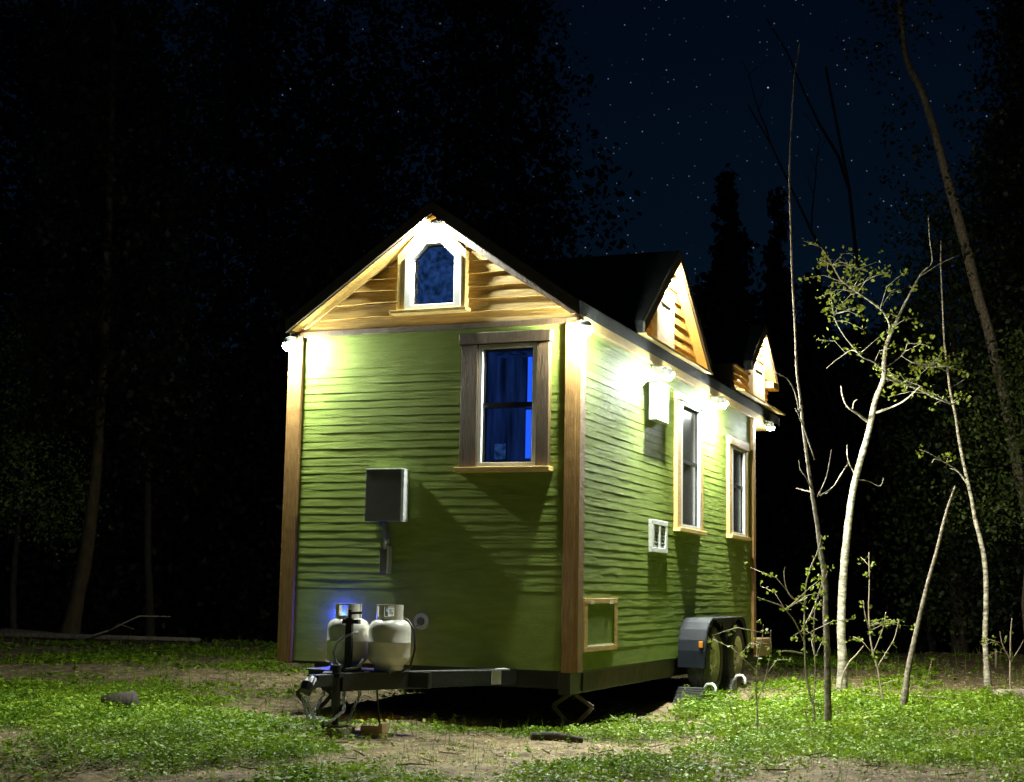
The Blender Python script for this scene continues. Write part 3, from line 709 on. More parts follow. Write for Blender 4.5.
strawv = np.clip(1.3 * gauss(X, Y, -6.5, 4.8, 5.0, 3.2) + 1.2 * gauss(X, Y, -2.2, .8, 1.3, 1.2) + .7 * vnoise(X, Y, .6, 31) + .8 * gauss(X, Y, -.2, -1.6, 1.2, 1.4), 0, 1)
ground = np_mesh('ground', np.stack([X, Y, Z], -1).reshape(-1, 3), F, gm, attr={'green': green(X, Y).ravel(), 'straw': strawv.ravel()})
ground.data.polygons.foreach_set('use_smooth', [True] * len(ground.data.polygons)); tag(ground, kind='structure')

CAMP = np.array([3.72016, -10.74146])
def scatter(n, rmin=6.3, rmax=31, a0=-23.5, a1=23.5):
    """points over the ground in front of the camera, thinning out with distance"""
    r = rmin * (rmax / rmin) ** (rng.random(n) ** 1.15); a = R(1) * (a0 + (a1 - a0) * rng.random(n)) + .379
    return CAMP[0] - r * np.sin(a), CAMP[1] + r * np.cos(a), r
# leafy ground cover
x, y, r = scatter(105000); g = green(x, y)
keep = rng.random(len(x)) < (g ** 1.3) * 1.0 + .015
x, y, r, g = x[keep], y[keep], r[keep], g[keep]
hh = vnoise(x, y, 3.3, 41)
Vs = []; k = 0
for j in range(8):
    hgt = (.012 + (.030 + .13 * hh ** 2 * g) * rng.random(len(x))); rad = .035 * (1 + g) * np.sqrt(rng.random(len(x))); t = 6.283 * rng.random(len(x))
    px, py = x + rad * np.cos(t), y + rad * np.sin(t)
    C = np.stack([px, py, height(px, py) + hgt], 1)
    s = (.007 + .010 * rng.random(len(x)) + .013 * (rng.random(len(x)) < .18)) * np.clip(r / 11, .8, 1.9)
    V, _ = quads(C, s, .62, up=.0)
    # lay most leaves nearer the horizontal
    Vq = V.reshape(-1, 4, 3); c = Vq.mean(1, keepdims=True); Vq = c + (Vq - c) * np.array([1, 1, .55]); Vs.append(Vq.reshape(-1, 3))
V = np.concatenate(Vs); tag(np_mesh('ground_cover', V, np.arange(len(V)).reshape(-1, 4), M['plant']), 'low bright green leafy plants carpeting the yard in patches', 'ground cover', kind='stuff')
# thin grass blades
x, y, r = scatter(90000); g = green(x, y)
keep = rng.random(len(x)) < .12 + g * .5
keep &= ~((x > -2.5) & (x < .1) & (y > -.1) & (y < 7.5) & (rng.random(len(x)) < .93))
x, y, r = x[keep], y[keep], r[keep]; n = len(x)
z = height(x, y); h = (.03 + .12 * rng.random(n) ** 2) * (1 + (r > 14) * .4); t = 6.283 * rng.random(n); w = .0022 * np.clip(r / 9, 1, 3)
lx, ly = rng.normal(0, .03, n), rng.normal(0, .03, n)
V = np.stack([np.stack([x - w * np.cos(t), y - w * np.sin(t), z - .005], 1), np.stack([x + w * np.cos(t), y + w * np.sin(t), z - .005], 1), np.stack([x + lx, y + ly, z + h], 1)], 1).reshape(-1, 3)
tag(np_mesh('grass', V, np.arange(len(V)).reshape(-1, 3), M['plant']), 'thin sparse grass blades between the leafy plants', 'grass', kind='stuff')
# fallen leaves and straw lying about
x, y, r = scatter(52000); n = len(x)
C = np.stack([x, y, height(x, y) + .008 + .006 * rng.random(n)], 1); V, _ = quads(C, (.010 + .02 * rng.random(n)) * np.clip(r / 11, .8, 1.8), .4)
Vq = V.reshape(-1, 4, 3); c = Vq.mean(1, keepdims=True); V = (c + (Vq - c) * np.array([1, 1, .22])).reshape(-1, 3)
tag(np_mesh('leaf_litter', V, np.arange(len(V)).reshape(-1, 4), M['straw']), 'dry brown leaves and straw strewn over bare soil', 'leaf litter', kind='stuff')

# twigs and chips nobody could count
m = MB(); xs, ys, _r = scatter(420, 6.5, 22)
for q, (px, py) in enumerate(zip(xs, ys)):
    if -2.6 < px < .1 and 0 < py < 7.5: continue
    a = random.random() * 6.283; ln = random.uniform(.04, .22); p = [(px + ln * t_ * math.cos(a + .3 * t_), py + ln * t_ * math.sin(a + .3 * t_), H(px + ln * t_ * math.cos(a), py + ln * t_ * math.sin(a)) + .012 + .03 * random.random() * t_) for t_ in (0, .5, 1)]
    m.tube(p, [.006, .005, .003], 4)
tag(m.build('fallen_twigs', M['log']), 'short dead twigs scattered all over the yard', 'twigs', kind='stuff')

# ------------------------------------------------------------------ small fallen wood
def stick(name, pts, rad, mt, label, cat, grp=None, n=8, extra=()):
    P = [(x, y, H(x, y) + dz) for x, y, dz in pts]; m = MB(); m.tube(P, rad, n, wob=.25)
    for e, er in extra: m.tube([(x, y, H(x, y) + dz) for x, y, dz in e], er, 6, wob=.2)
    o = m.build(name, M[mt], smooth=True); tag(o, label, cat, grp); return o
stick('bark_slab', [(-.02, -.86, .025), (.12, -.76, .03), (.30, -.66, .03)], [.03, .036, .02], 'bark_dark', 'short dark bark slab lying on the bare path, left of its mate', 'bark piece')
stick('bark_slab', [(1.0, -1.85, .03), (1.1, -1.82, .035), (1.22, -1.76, .02)], [.022, .034, .02], 'bark_dark', 'dark bark chunk in the foreground path, right of the longer slab', 'bark piece')
stick('log_stump', [(-3.95, -.55, .06), (-3.82, -.48, .09), (-3.70, -.45, .10)], [.075, .08, .072], 'bark_dark', 'short sawn log lying among plants in the left foreground', 'log', n=14)
stick('fallen_log', [(2.72, 5.75, .05), (2.95, 5.72, .06), (3.4, 5.75, .06), (4.0, 5.9, .06)], [.05, .065, .07, .07], 'log', 'grey fallen log lying at the right edge below the slim aspen', 'log', n=12)
stick('fallen_pole', [(-17.5, 10.2, .10), (-15.5, 10.6, .12), (-13.0, 10.9, .1), (-10.8, 11.2, .08)], [.06, .06, .05, .03], 'log', 'long thin pole on the ground in front of the leaning pine trunk', 'fallen branch')
stick('fallen_branch', [(-16.5, 11.6, .3), (-15.2, 11.4, .22), (-14.2, 11.3, .1), (-12.4, 11.0, .06)], [.07, .06, .045, .02], 'log', 'thicker broken branch propped beside the foot of the leaning pine', 'fallen branch')
stick('fallen_branch', [(-12.9, 10.5, .05), (-12.4, 10.7, .25), (-11.9, 10.9, .5), (-11.3, 11.0, .48)], [.02, .018, .014, .008], 'twig', 'upright forked dead twig at the edge of the dark wood', 'fallen branch', extra=[([(-12.4, 10.7, .25), (-12.1, 10.6, .38), (-11.7, 10.5, .3)], [.012, .009, .005])])
stick('fallen_branch', [(-15.8, 8.8, .05), (-14.2, 8.9, .06), (-12.9, 9.0, .04)], [.03, .028, .015], 'log', 'pale stick lying in grass at the far left', 'fallen branch')
stick('fallen_branch', [(1.2, 5.25, .03), (1.6, 5.1, .05), (2.1, 5.15, .05), (2.7, 5.0, .03)], [.014, .013, .012, .006], 'twig', 'thin pale stick lying behind the aspen foot', 'fallen branch')
stick('wood_stake', [(2.28, 13.8, -.02), (2.29, 13.8, .30)], [.02, .018], 'twig', 'little pale stake standing far back between the right hand trunks', 'stake')

# ------------------------------------------------------------------ trees
def clumps(C, nper, spread, size, aspect=.6):
    n = len(C); P = np.repeat(C, nper, 0) + rng.normal(0, 1, (n * nper, 3)) * np.repeat(np.broadcast_to(spread, (n,)), nper)[:, None]
    return quads(P, size * (.6 + .8 * rng.random(len(P))), aspect)
def tree(name, x, y, h, r, prof, label, grp, n=520, nper=12, size=.16, trunk=.16, mt='leaf_dark', low=.12, lean=(0, 0), squash=1.0, limbs=10):
    g = H(x, y); h = h - g; t = empty(name, (x, y, g)); tag(t, label, 'tree', grp)
    m = MB(); top = (x + lean[0], y + lean[1], g + h * .95)
    P = [(x + lean[0] * s + .10 * math.sin(s * 9 + x), y + lean[1] * s + .1 * math.cos(s * 7 + y), g - .1 + h * .95 * s) for s in [i / 9 for i in range(10)]]
    m.tube(P, [trunk * (1.25 if i == 0 else 1 - .88 * i / 9) for i in range(10)], 9, wob=.15)
    for i in range(limbs):
        s = low + (.9 - low) * (i + random.random()) / limbs; a = random.random() * 6.283; rr = r * prof(s) * .8
        b = Vector((x + lean[0] * s, y + lean[1] * s, g + h * .95 * s)); e = b + Vector((math.cos(a) * rr, math.sin(a) * rr, rr * .35))
        m.tube([b, b.lerp(e, .5) + Vector((0, 0, .05 * rr)), e], [trunk * (1 - .85 * s) * .45, trunk * .22 * (1 - .7 * s), .01], 5)
    m.build('trunk', M['bark_dark'], t, smooth=True)
    s = low + (1 - low) * rng.random(n * 3); pr = np.array([prof(v) for v in s]); s = s[rng.random(len(s)) < pr / pr.max() + .12][:n]
    a = rng.random(len(s)) * 6.283
    lump = .72 + .55 * vnoise(a * 1.3 + x * 3.1, s * h * .55, 1.0, int(abs(x * 7)) + 3)
    rr = r * np.array([prof(v) for v in s]) * (rng.random(len(s)) ** .55) * lump
    C = np.stack([x + lean[0] * s + rr * np.cos(a), y + lean[1] * s + rr * np.sin(a), g + h * s], 1)
    V, F = clumps(C, nper, np.clip(rr * .10 + .12, .1, .42) * squash, size)
    np_mesh('crown', V, F, M[mt], t); return t
oval = lambda s: max(0.02, math.sin(math.pi * min(1, max(0, s)) ** .8) ** .6)
cone = lambda s: max(.03, (1 - s) ** .75)
column = lambda s: max(.05, min(1, (1 - s) * 3.2) ** .8 * (.75 + .25 * math.sin(s * 3.1)))
GB = 'dark trees of the wood behind the house'
specs = [
 ('broadleaf_tree', -23.6, 21, 19, 3.2, oval, 'black tree standing deeper in the wood at the far left', dict(low=.03, n=700)),
 ('broadleaf_tree', -17.2, 23, 20, 3.0, oval, 'deep black tree closing the gap behind the tall conifer', dict(low=.03, n=700)),
 ('broadleaf_tree', -22.5, 17, 18, 3.0, oval, 'black leafy tree filling the far left edge', dict(low=.06)),
 ('broadleaf_tree', -19.6, 19.5, 19, 2.7, oval, 'second black leafy tree from the left edge', dict(low=.08)),
 ('pine_tree', -17.9, 16.5, 17, 2.3, cone, 'tall black conifer left of the faint strip of sky', dict(low=.10, n=700)),
 ('broadleaf_tree', -20.5, 26, 20, 3.4, oval, 'black tree seen far back through the left hand wood', dict(low=.05)),
 ('broadleaf_tree', -15.7, 24.5, 20.5, 2.5, oval, 'tall black tree standing left of the gable peak', dict(low=.10)),
 ('broadleaf_tree', -12.6, 25, 22.5, 3.1, oval, 'highest black tree, right behind the gable peak', dict(low=.10, n=760)),
 ('broadleaf_tree', -10.3, 24, 18.6, 2.7, oval, 'broad black tree with a ragged right edge against the stars', dict(low=.12, n=760)),
 ('broadleaf_tree', -13.8, 20.5, 11, 2.5, oval, 'lower dark tree whose boughs show left of the house corner', dict(low=.05)),
 ('poplar_tree', -5.85, 30, 13.5, 1.0, column, 'slim columnar poplar rising right of the larger dormer', dict(low=.05, n=620, size=.13, squash=.8)),
 ('poplar_tree', -4.55, 31, 12.9, .62, column, 'narrower columnar poplar, right of its taller neighbour', dict(low=.05, n=480, size=.12, squash=.8)),
 ('broadleaf_tree', -3.5, 31, 10.4, 1.0, oval, 'small dark tree hugging the right side of the narrow poplar', dict(low=.03)),
 ('broadleaf_tree', -1.9, 28, 8.2, 1.7, oval, 'low round dark tree behind the tall dark stem', dict(low=.0)),
 ('broadleaf_tree', -6.8, 27, 7.6, 1.9, oval, 'low dark tree just showing above the rear dormer roof', dict(low=.0)),
 ('broadleaf_tree', -.3, 25, 7.9, 1.8, oval, 'low dark tree behind the pale aspen trunk', dict(low=.0)),
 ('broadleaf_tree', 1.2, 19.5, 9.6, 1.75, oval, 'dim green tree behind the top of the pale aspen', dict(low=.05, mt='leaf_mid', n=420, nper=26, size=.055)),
 ('pine_tree', 3.3, 18.5, 16.5, 2.2, cone, 'tall dark conifer at the right edge of the picture', dict(low=.05, n=900, nper=38, size=.06)),
 ('broadleaf_tree', 3.9, 21.5, 18, 2.7, oval, 'big black tree filling the top right corner', dict(low=.08, n=900, nper=26, size=.08)),
 ('broadleaf_tree', 2.3, 23.5, 12.5, 2.0, oval, 'dark tree seen between the slim aspen and the leaning trunk', dict(low=.03, n=700, nper=26, size=.07)),
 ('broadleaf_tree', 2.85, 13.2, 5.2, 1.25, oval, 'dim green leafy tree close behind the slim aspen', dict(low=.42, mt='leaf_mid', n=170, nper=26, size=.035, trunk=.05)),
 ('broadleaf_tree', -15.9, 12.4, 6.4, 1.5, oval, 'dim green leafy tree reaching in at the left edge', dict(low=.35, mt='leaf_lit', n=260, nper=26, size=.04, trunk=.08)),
]
for nm, x, y, h, r_, pf, lb, kw in specs:
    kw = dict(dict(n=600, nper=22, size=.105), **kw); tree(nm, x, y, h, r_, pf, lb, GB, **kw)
# the far wood as one dark mass
n = 5200; x = rng.uniform(-75, 30, n); y = rng.uniform(42, 62, n); top = 7.5 + 4.5 * vnoise(x, y * .2, .35, 51)
z = height(x, y) + top * rng.random(n) ** .8 * 1.25
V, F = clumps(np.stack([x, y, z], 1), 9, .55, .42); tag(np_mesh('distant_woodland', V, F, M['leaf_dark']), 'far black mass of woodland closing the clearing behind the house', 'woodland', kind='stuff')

# branches measured for the trees that catch the lamp light: (x, y, z, radius)
B = {
'aspen_main':[(1.16,5.5,-0.02,0.092),(1.18,5.5,0.38,0.076),(1.17,5.5,0.7,0.071),(1.18,5.55,1.08,0.069),(1.21,5.55,1.46,0.066),(1.26,5.5,1.84,0.062),(1.32,5.5,2.23,0.057),(1.42,5.4,2.55,0.055),(1.5,5.4,2.82,0.05),(1.55,5.35,3.0,0.048),(1.59,5.4,3.21,0.044),(1.68,5.4,3.45,0.04),(1.68,5.5,3.69,0.037),(1.71,5.6,3.9,0.033),(1.8,5.6,4.1,0.029),(1.87,5.65,4.27,0.022),(1.97,5.7,4.48,0.018),(2.08,5.7,4.67,0.015),(2.19,5.7,4.78,0.011),(2.17,5.7,5.04,0.009),(2.16,5.7,5.32,0.007)],
'am_b1':[(1.5,5.4,2.97,0.026),(1.43,5.2,3.03,0.022),(1.38,5.1,3.06,0.017),(1.33,5.0,3.11,0.014),(1.29,5.0,3.22,0.012),(1.28,5.0,3.32,0.009)],
'am_b1b':[(1.38,5.1,3.05,0.013),(1.4,5.1,3.15,0.011),(1.44,5.1,3.18,0.008)],
'am_b2':[(1.55,5.4,3.05,0.022),(1.69,5.3,3.08,0.019),(1.84,5.2,3.12,0.016),(1.97,5.1,3.18,0.013),(2.11,5.0,3.29,0.008)],
'am_b3':[(1.68,5.4,3.48,0.02),(1.75,5.6,3.45,0.017),(1.84,5.8,3.43,0.015),(1.99,5.9,3.38,0.012),(2.13,6.0,3.31,0.011),(2.27,6.0,3.24,0.009),(2.37,6.1,3.22,0.007)],
'am_b4':[(1.73,5.5,3.96,0.022),(1.74,5.5,4.05,0.02),(1.69,5.4,4.18,0.018),(1.59,5.3,4.27,0.017),(1.49,5.2,4.34,0.015),(1.39,5.1,4.41,0.014),(1.29,5.0,4.49,0.012),(1.23,5.0,4.6,0.011),(1.18,5.0,4.7,0.008)],
'am_b5':[(1.7,5.3,3.5,0.013),(1.62,5.1,3.58,0.012),(1.52,4.9,3.61,0.011),(1.43,4.8,3.72,0.01),(1.36,4.7,3.82,0.009),(1.28,4.7,3.97,0.009),(1.24,4.7,4.15,0.008),(1.23,4.7,4.34,0.005)],
'am_b6':[(1.52,4.9,3.61,0.009),(1.42,4.9,3.69,0.009),(1.31,4.9,3.63,0.008),(1.21,4.9,3.56,0.006),(1.14,4.9,3.5,0.004)],
'am_b7':[(1.67,5.5,3.57,0.011),(1.76,5.7,3.67,0.01),(1.86,5.8,3.79,0.009),(1.9,5.8,3.93,0.007)],
'am_b8':[(1.83,5.8,3.75,0.009),(1.95,5.9,3.68,0.008),(2.07,6.0,3.68,0.007),(2.22,6.1,3.71,0.006)],
'am_b9':[(1.35,5.5,2.39,0.015),(1.3,5.4,2.5,0.011),(1.29,5.3,2.6,0.01),(1.29,5.3,2.71,0.008)],
'am_b9b':[(1.28,5.4,2.5,0.011),(1.23,5.2,2.37,0.009),(1.17,5.1,2.24,0.008),(1.1,5.0,2.15,0.005)],
'am_b10':[(2.08,5.7,4.64,0.011),(2.25,5.8,4.77,0.009),(2.39,5.9,4.86,0.007),(2.47,6.0,4.91,0.005)],
'am_b11':[(1.36,5.5,2.34,0.011),(1.45,5.7,2.34,0.009),(1.57,5.8,2.29,0.008),(1.61,5.8,2.38,0.004)],
'asp2':[(2.47,8.85,-0.03,0.076),(2.46,8.85,0.24,0.058),(2.45,8.85,0.55,0.053),(2.47,8.85,0.93,0.051),(2.48,8.85,1.3,0.051),(2.46,8.85,1.62,0.049),(2.41,8.85,1.88,0.045),(2.36,8.85,2.1,0.041),(2.33,8.85,2.33,0.037),(2.28,8.85,2.59,0.035),(2.23,8.85,2.85,0.032),(2.18,8.85,3.17,0.03),(2.15,8.85,3.44,0.027),(2.09,8.85,3.77,0.025),(2.06,8.85,4.1,0.022),(2.03,8.85,4.44,0.018),(2.01,8.95,4.99,0.015),(2.0,8.95,5.47,0.012),(2.01,8.95,5.81,0.009)],
'a2_b1':[(2.07,8.85,4.01,0.013),(1.96,8.65,4.04,0.01),(1.82,8.45,4.02,0.008)],
'a2_b2':[(2.09,8.85,3.79,0.012),(2.16,9.05,3.87,0.011),(2.26,9.15,3.95,0.008)],
'a2_b3':[(2.26,8.85,2.61,0.016),(2.18,8.55,2.69,0.013),(2.05,8.35,2.77,0.011),(1.94,8.25,2.81,0.009),(1.9,8.25,2.76,0.006)],
'a2_b4':[(2.29,8.85,2.51,0.013),(2.16,8.95,2.7,0.012),(2.05,9.05,2.76,0.007)],
'lean':[(2.04,3.5,-0.01,0.047),(2.07,3.5,0.18,0.039),(2.09,3.6,0.39,0.033),(2.14,3.7,0.66,0.029),(2.21,3.8,0.99,0.025),(2.27,3.9,1.26,0.023),(2.34,4.0,1.53,0.021),(2.39,4.1,1.77,0.019),(2.44,4.2,1.98,0.016),(2.5,4.3,2.17,0.012)],
'dark':[(1.6,2.0,-0.01,0.038),(1.6,2.0,0.27,0.034),(1.6,2.0,0.56,0.033),(1.59,2.0,0.9,0.03),(1.59,2.0,1.16,0.028),(1.56,2.0,1.41,0.026),(1.52,2.0,1.72,0.024),(1.48,2.0,1.98,0.021),(1.44,2.0,2.29,0.019),(1.41,2.0,2.55,0.018),(1.39,2.0,2.77,0.016),(1.36,2.0,3.04,0.014),(1.33,2.1,3.42,0.013),(1.31,2.1,3.84,0.013),(1.28,2.2,4.33,0.012),(1.27,2.2,4.84,0.011),(1.27,2.3,5.35,0.01),(1.3,2.3,5.83,0.008),(1.36,2.3,6.21,0.006)],
'dk_b1':[(1.38,2.0,2.67,0.011),(1.36,1.9,2.83,0.009),(1.32,1.8,2.93,0.008),(1.27,1.7,2.96,0.006),(1.22,1.7,2.99,0.004)],
'dk_b2':[(1.48,2.0,1.98,0.009),(1.45,1.9,2.08,0.007),(1.4,1.9,2.15,0.005),(1.39,1.9,2.23,0.003)],
'dk_b3':[(1.49,2.0,1.96,0.009),(1.4,2.1,1.98,0.007),(1.31,2.2,2.01,0.004)],
'dk_b4':[(1.53,2.0,1.92,0.009),(1.59,2.1,2.09,0.007),(1.62,2.1,2.23,0.005),(1.64,2.1,2.34,0.004)],
'dk_b5':[(1.51,2.0,2.24,0.011),(1.44,1.95,2.48,0.009),(1.39,1.9,2.63,0.008),(1.36,1.9,2.69,0.005)],
'dk_b6':[(1.55,2.0,1.93,0.009),(1.64,2.1,2.0,0.007),(1.71,2.2,2.13,0.006),(1.77,2.2,2.24,0.004)],
'pine_trunk':[(3.29,14.0,0.29,0.126),(3.09,14.0,1.23,0.127),(2.85,14.0,2.25,0.119),(2.7,14.0,3.06,0.113),(2.61,14.0,3.63,0.114),(2.52,14.0,4.29,0.114),(2.4,14.0,4.87,0.115),(2.29,14.0,5.46,0.115),(2.14,14.0,6.05,0.116),(2.0,14.0,6.74,0.117),(1.82,14.0,7.53,0.111),(1.66,14.0,8.23,0.105),(1.5,14.0,8.95,0.094),(1.3,14.0,9.68,0.086),(1.07,14.0,10.24,0.076),(1.0,14.0,10.88,0.069),(0.96,14.0,11.53,0.063),(0.93,14.0,12.45,0.052)],
'ltrunk':[(-13.87,11.5,0.0,0.24),(-13.77,11.5,0.46,0.185),(-13.68,11.5,1.01,0.167),(-13.58,11.5,1.57,0.158),(-13.53,11.5,2.12,0.149),(-13.48,11.5,2.77,0.13),(-13.45,11.5,3.52,0.121),(-13.45,11.5,4.18,0.113),(-13.44,11.5,5.03,0.104),(-13.46,11.5,6.37,0.095),(-13.5,11.5,7.93,0.088),(-13.59,11.5,10.33,0.077),(-13.68,11.5,12.37,0.059)],
'ltrunk2':[(-14.56,15.0,-0.02,0.125),(-14.61,15.0,0.72,0.105),(-14.71,15.0,1.55,0.097),(-14.79,15.0,2.82,0.089),(-14.92,15.0,4.53,0.086),(-15.09,15.0,7.15,0.078),(-15.3,15.0,10.53,0.066)],
'sh1':[(1.56,1.6,-0.1,0.013),(1.55,1.6,0.17,0.012),(1.52,1.6,0.24,0.011),(1.49,1.6,0.41,0.011),(1.48,1.6,0.61,0.01),(1.48,1.6,0.86,0.009),(1.49,1.6,1.11,0.008),(1.53,1.6,1.28,0.008),(1.6,1.6,1.44,0.007),(1.63,1.6,1.57,0.004)],
'sh1b':[(1.47,1.6,0.69,0.008),(1.42,1.5,0.84,0.008),(1.34,1.4,0.96,0.007),(1.27,1.3,1.0,0.007),(1.17,1.2,1.04,0.004)],
'sh1c':[(1.48,1.6,0.99,0.008),(1.4,1.5,1.04,0.007),(1.35,1.5,1.12,0.006),(1.33,1.5,1.23,0.005),(1.34,1.5,1.3,0.003)],
'sh1d':[(1.47,1.6,0.58,0.008),(1.38,1.5,0.6,0.007),(1.28,1.4,0.6,0.004)],
'sh1e':[(1.48,1.6,0.82,0.008),(1.53,1.7,0.94,0.007),(1.58,1.8,1.11,0.006),(1.61,1.8,1.28,0.004)],
'sh1f':[(1.55,1.6,0.21,0.009),(1.55,1.7,0.45,0.008),(1.54,1.7,0.69,0.008),(1.55,1.7,0.94,0.007),(1.6,1.7,1.15,0.004)],
'sh2':[(1.85,3.9,0.0,0.014),(1.8,3.9,0.17,0.013),(1.77,3.9,0.36,0.012),(1.73,3.9,0.5,0.011),(1.7,3.9,0.69,0.01),(1.69,3.9,0.94,0.009),(1.7,3.9,1.18,0.008),(1.7,3.9,1.37,0.007),(1.7,3.9,1.5,0.005)],
'sh2b':[(1.73,3.9,0.53,0.009),(1.77,4.0,0.65,0.008),(1.82,4.0,0.79,0.007),(1.84,4.0,0.92,0.004)],
'sh2c':[(1.7,3.9,0.72,0.008),(1.67,3.8,0.89,0.007),(1.65,3.8,1.03,0.004)],
'sh2d':[(1.76,3.9,0.38,0.009),(1.84,4.0,0.53,0.008),(1.92,4.0,0.67,0.007),(1.95,4.1,0.84,0.004)],
'sh3':[(1.31,4.6,0.21,0.013),(1.38,4.6,0.38,0.011),(1.44,4.7,0.46,0.01),(1.51,4.8,0.56,0.006)],
'sh4':[(1.25,0.8,-0.08,0.009),(1.25,0.8,0.12,0.008),(1.24,0.8,0.32,0.007),(1.25,0.8,0.51,0.006),(1.29,0.8,0.71,0.005),(1.3,0.8,0.83,0.003)],
'sh4b':[(1.25,0.8,0.24,0.006),(1.29,0.9,0.39,0.006),(1.33,0.9,0.59,0.005),(1.34,0.9,0.79,0.003)],
'sh5':[(2.78,8.0,0.15,0.014),(2.79,8.0,0.4,0.012),(2.8,8.0,0.64,0.01),(2.82,8.0,0.84,0.006)],
'sh5b':[(2.79,8.0,0.34,0.011),(2.71,7.9,0.52,0.008),(2.69,7.8,0.68,0.005)],
'sh5c':[(2.79,8.0,0.32,0.011),(2.88,8.1,0.46,0.008),(2.94,8.2,0.58,0.005)],}
def branchy(name, cat, label, keys, bark, leafkeys=(), grp=None, leafn=9, lsize=.024, cl=.05, seed=1, extra_twigs=0, crown=None, mt='leaf_new', every=.16, bm_='bark'):
    rr = random.Random(seed); k0 = B[keys[0]][0]; x, y = k0[0], k0[1]; g = H(x, y)
    t = empty(name, (x, y, g)); tag(t, label, cat, grp)
    def smooth(L):      # Catmull-Rom through the measured points
        out = []
        for i in range(len(L) - 1):
            p0, p1, p2, p3 = [Vector(L[max(0, min(len(L) - 1, j))]) for j in (i - 1, i, i + 1, i + 2)]
            for s in (0, .25, .5, .75):
                out.append(.5 * ((2 * p1) + (p2 - p0) * s + (2 * p0 - 5 * p1 + 4 * p2 - p3) * s * s + (3 * p1 - p0 - 3 * p2 + p3) * s ** 3))
        out.append(Vector(L[-1])); return out
    m = MB(); tw = MB(); pts = []
    for i, k in enumerate(keys):
        L = [tuple(q) for q in B[k]]
        if i == 0: L = [(L[0][0], L[0][1], min(g - .06, L[0][2] - .06), L[0][3] * 1.15)] + [q for q in L if q[2] > g + .02]
        S = smooth(L); P = [v.to_3d() for v in [Vector(q[:3]) for q in S]]; Rd = [max(.0035, q[3]) for q in S]
        Rd = [v * (.66 if bark == 'bark' else .74 if 'leaning' in name else .85) for v in Rd]; m.tube(P, Rd, 10 if Rd[0] > .03 else 6, wob=.12)
        if k in leafkeys:
            for a, b in zip(P, P[1:]):
                d = (b - a).length; nn = int(d / every + rr.random())
                for _ in range(nn): pts.append(a.lerp(b, rr.random()))
    ext = []
    for _ in range(extra_twigs):
        a = rr.choice(pts); ang = rr.random() * 6.283; ln = .15 + .35 * rr.random()
        e = a + Vector((math.cos(ang) * ln, math.sin(ang) * ln * .8, ln * (rr.random() - .25))); mid = a.lerp(e, .5) + Vector((rr.uniform(-.06, .06), rr.uniform(-.06, .06), .05))
        m.tube([a, mid, e], [.0045, .0035, .002], 4); ext += [e, mid, mid.lerp(e, .5)]
    m.build('trunk', M[bark], t, smooth=True)
    if tw.v: tw.build('branches', M[bark], t, smooth=True)
    if crown:       # (z from, z to, radius, clumps, leaves each, size, material)
        za, zb, rc, nc, npr, sz, cm = crown; P0 = [q for q in B[keys[0]]]; zz = rng.uniform(za, zb, nc)
        cx = np.interp(zz, [q[2] for q in P0], [q[0] for q in P0]); cyy = np.interp(zz, [q[2] for q in P0], [q[1] for q in P0]); a = rng.random(nc) * 6.283; ra = rc * np.sqrt(rng.random(nc)) * (.7 + .6 * vnoise(a * 2, zz, 1, seed))
        V, F = clumps(np.stack([cx + ra * np.cos(a), cyy + ra * np.sin(a), zz], 1), npr, .16, sz); np_mesh('crown', V, F, M[cm], t)
    if pts or ext:
        C = np.array([tuple(p) for p in pts + ext]) + rng.normal(0, .02, (len(pts) + len(ext), 3))
        V, F = clumps(C, leafn, cl, lsize, .75); np_mesh('leaves', V, F, M[mt], t)
    return t
branchy('aspen_tree', 'tree', 'pale aspen with the thickest lit trunk, forking high up, right of the house', ['aspen_main', 'am_b1', 'am_b1b', 'am_b2', 'am_b3', 'am_b4', 'am_b5', 'am_b6', 'am_b7', 'am_b8', 'am_b9', 'am_b9b', 'am_b10', 'am_b11'], 'bark',
        leafkeys=['am_b3', 'am_b4', 'am_b5', 'am_b6', 'am_b7', 'am_b8', 'am_b10'], leafn=5, lsize=.022, cl=.034, extra_twigs=48, every=.26, grp='pale aspens', seed=3)
branchy('aspen_tree', 'tree', 'slimmer pale aspen curving up at the right, behind the leaning dead pole', ['asp2', 'a2_b1', 'a2_b2', 'a2_b3', 'a2_b4'], 'bark', leafkeys=['a2_b1', 'a2_b3'], leafn=5, lsize=.030, cl=.035, extra_twigs=16, grp='pale aspens', every=.25, seed=5)
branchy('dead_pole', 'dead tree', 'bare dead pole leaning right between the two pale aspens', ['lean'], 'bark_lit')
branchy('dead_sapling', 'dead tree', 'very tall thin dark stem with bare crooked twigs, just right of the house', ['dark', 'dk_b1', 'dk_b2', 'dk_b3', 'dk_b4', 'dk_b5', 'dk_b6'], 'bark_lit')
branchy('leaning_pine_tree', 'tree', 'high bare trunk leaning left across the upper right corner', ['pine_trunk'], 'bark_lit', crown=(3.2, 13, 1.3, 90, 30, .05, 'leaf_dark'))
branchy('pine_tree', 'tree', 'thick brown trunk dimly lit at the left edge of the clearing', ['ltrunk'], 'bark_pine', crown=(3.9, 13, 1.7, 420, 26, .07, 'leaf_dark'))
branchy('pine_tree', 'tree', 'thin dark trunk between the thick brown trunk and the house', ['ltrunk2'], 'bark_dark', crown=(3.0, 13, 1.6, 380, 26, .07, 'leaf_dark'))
GS = 'budding shrubs in the grass'
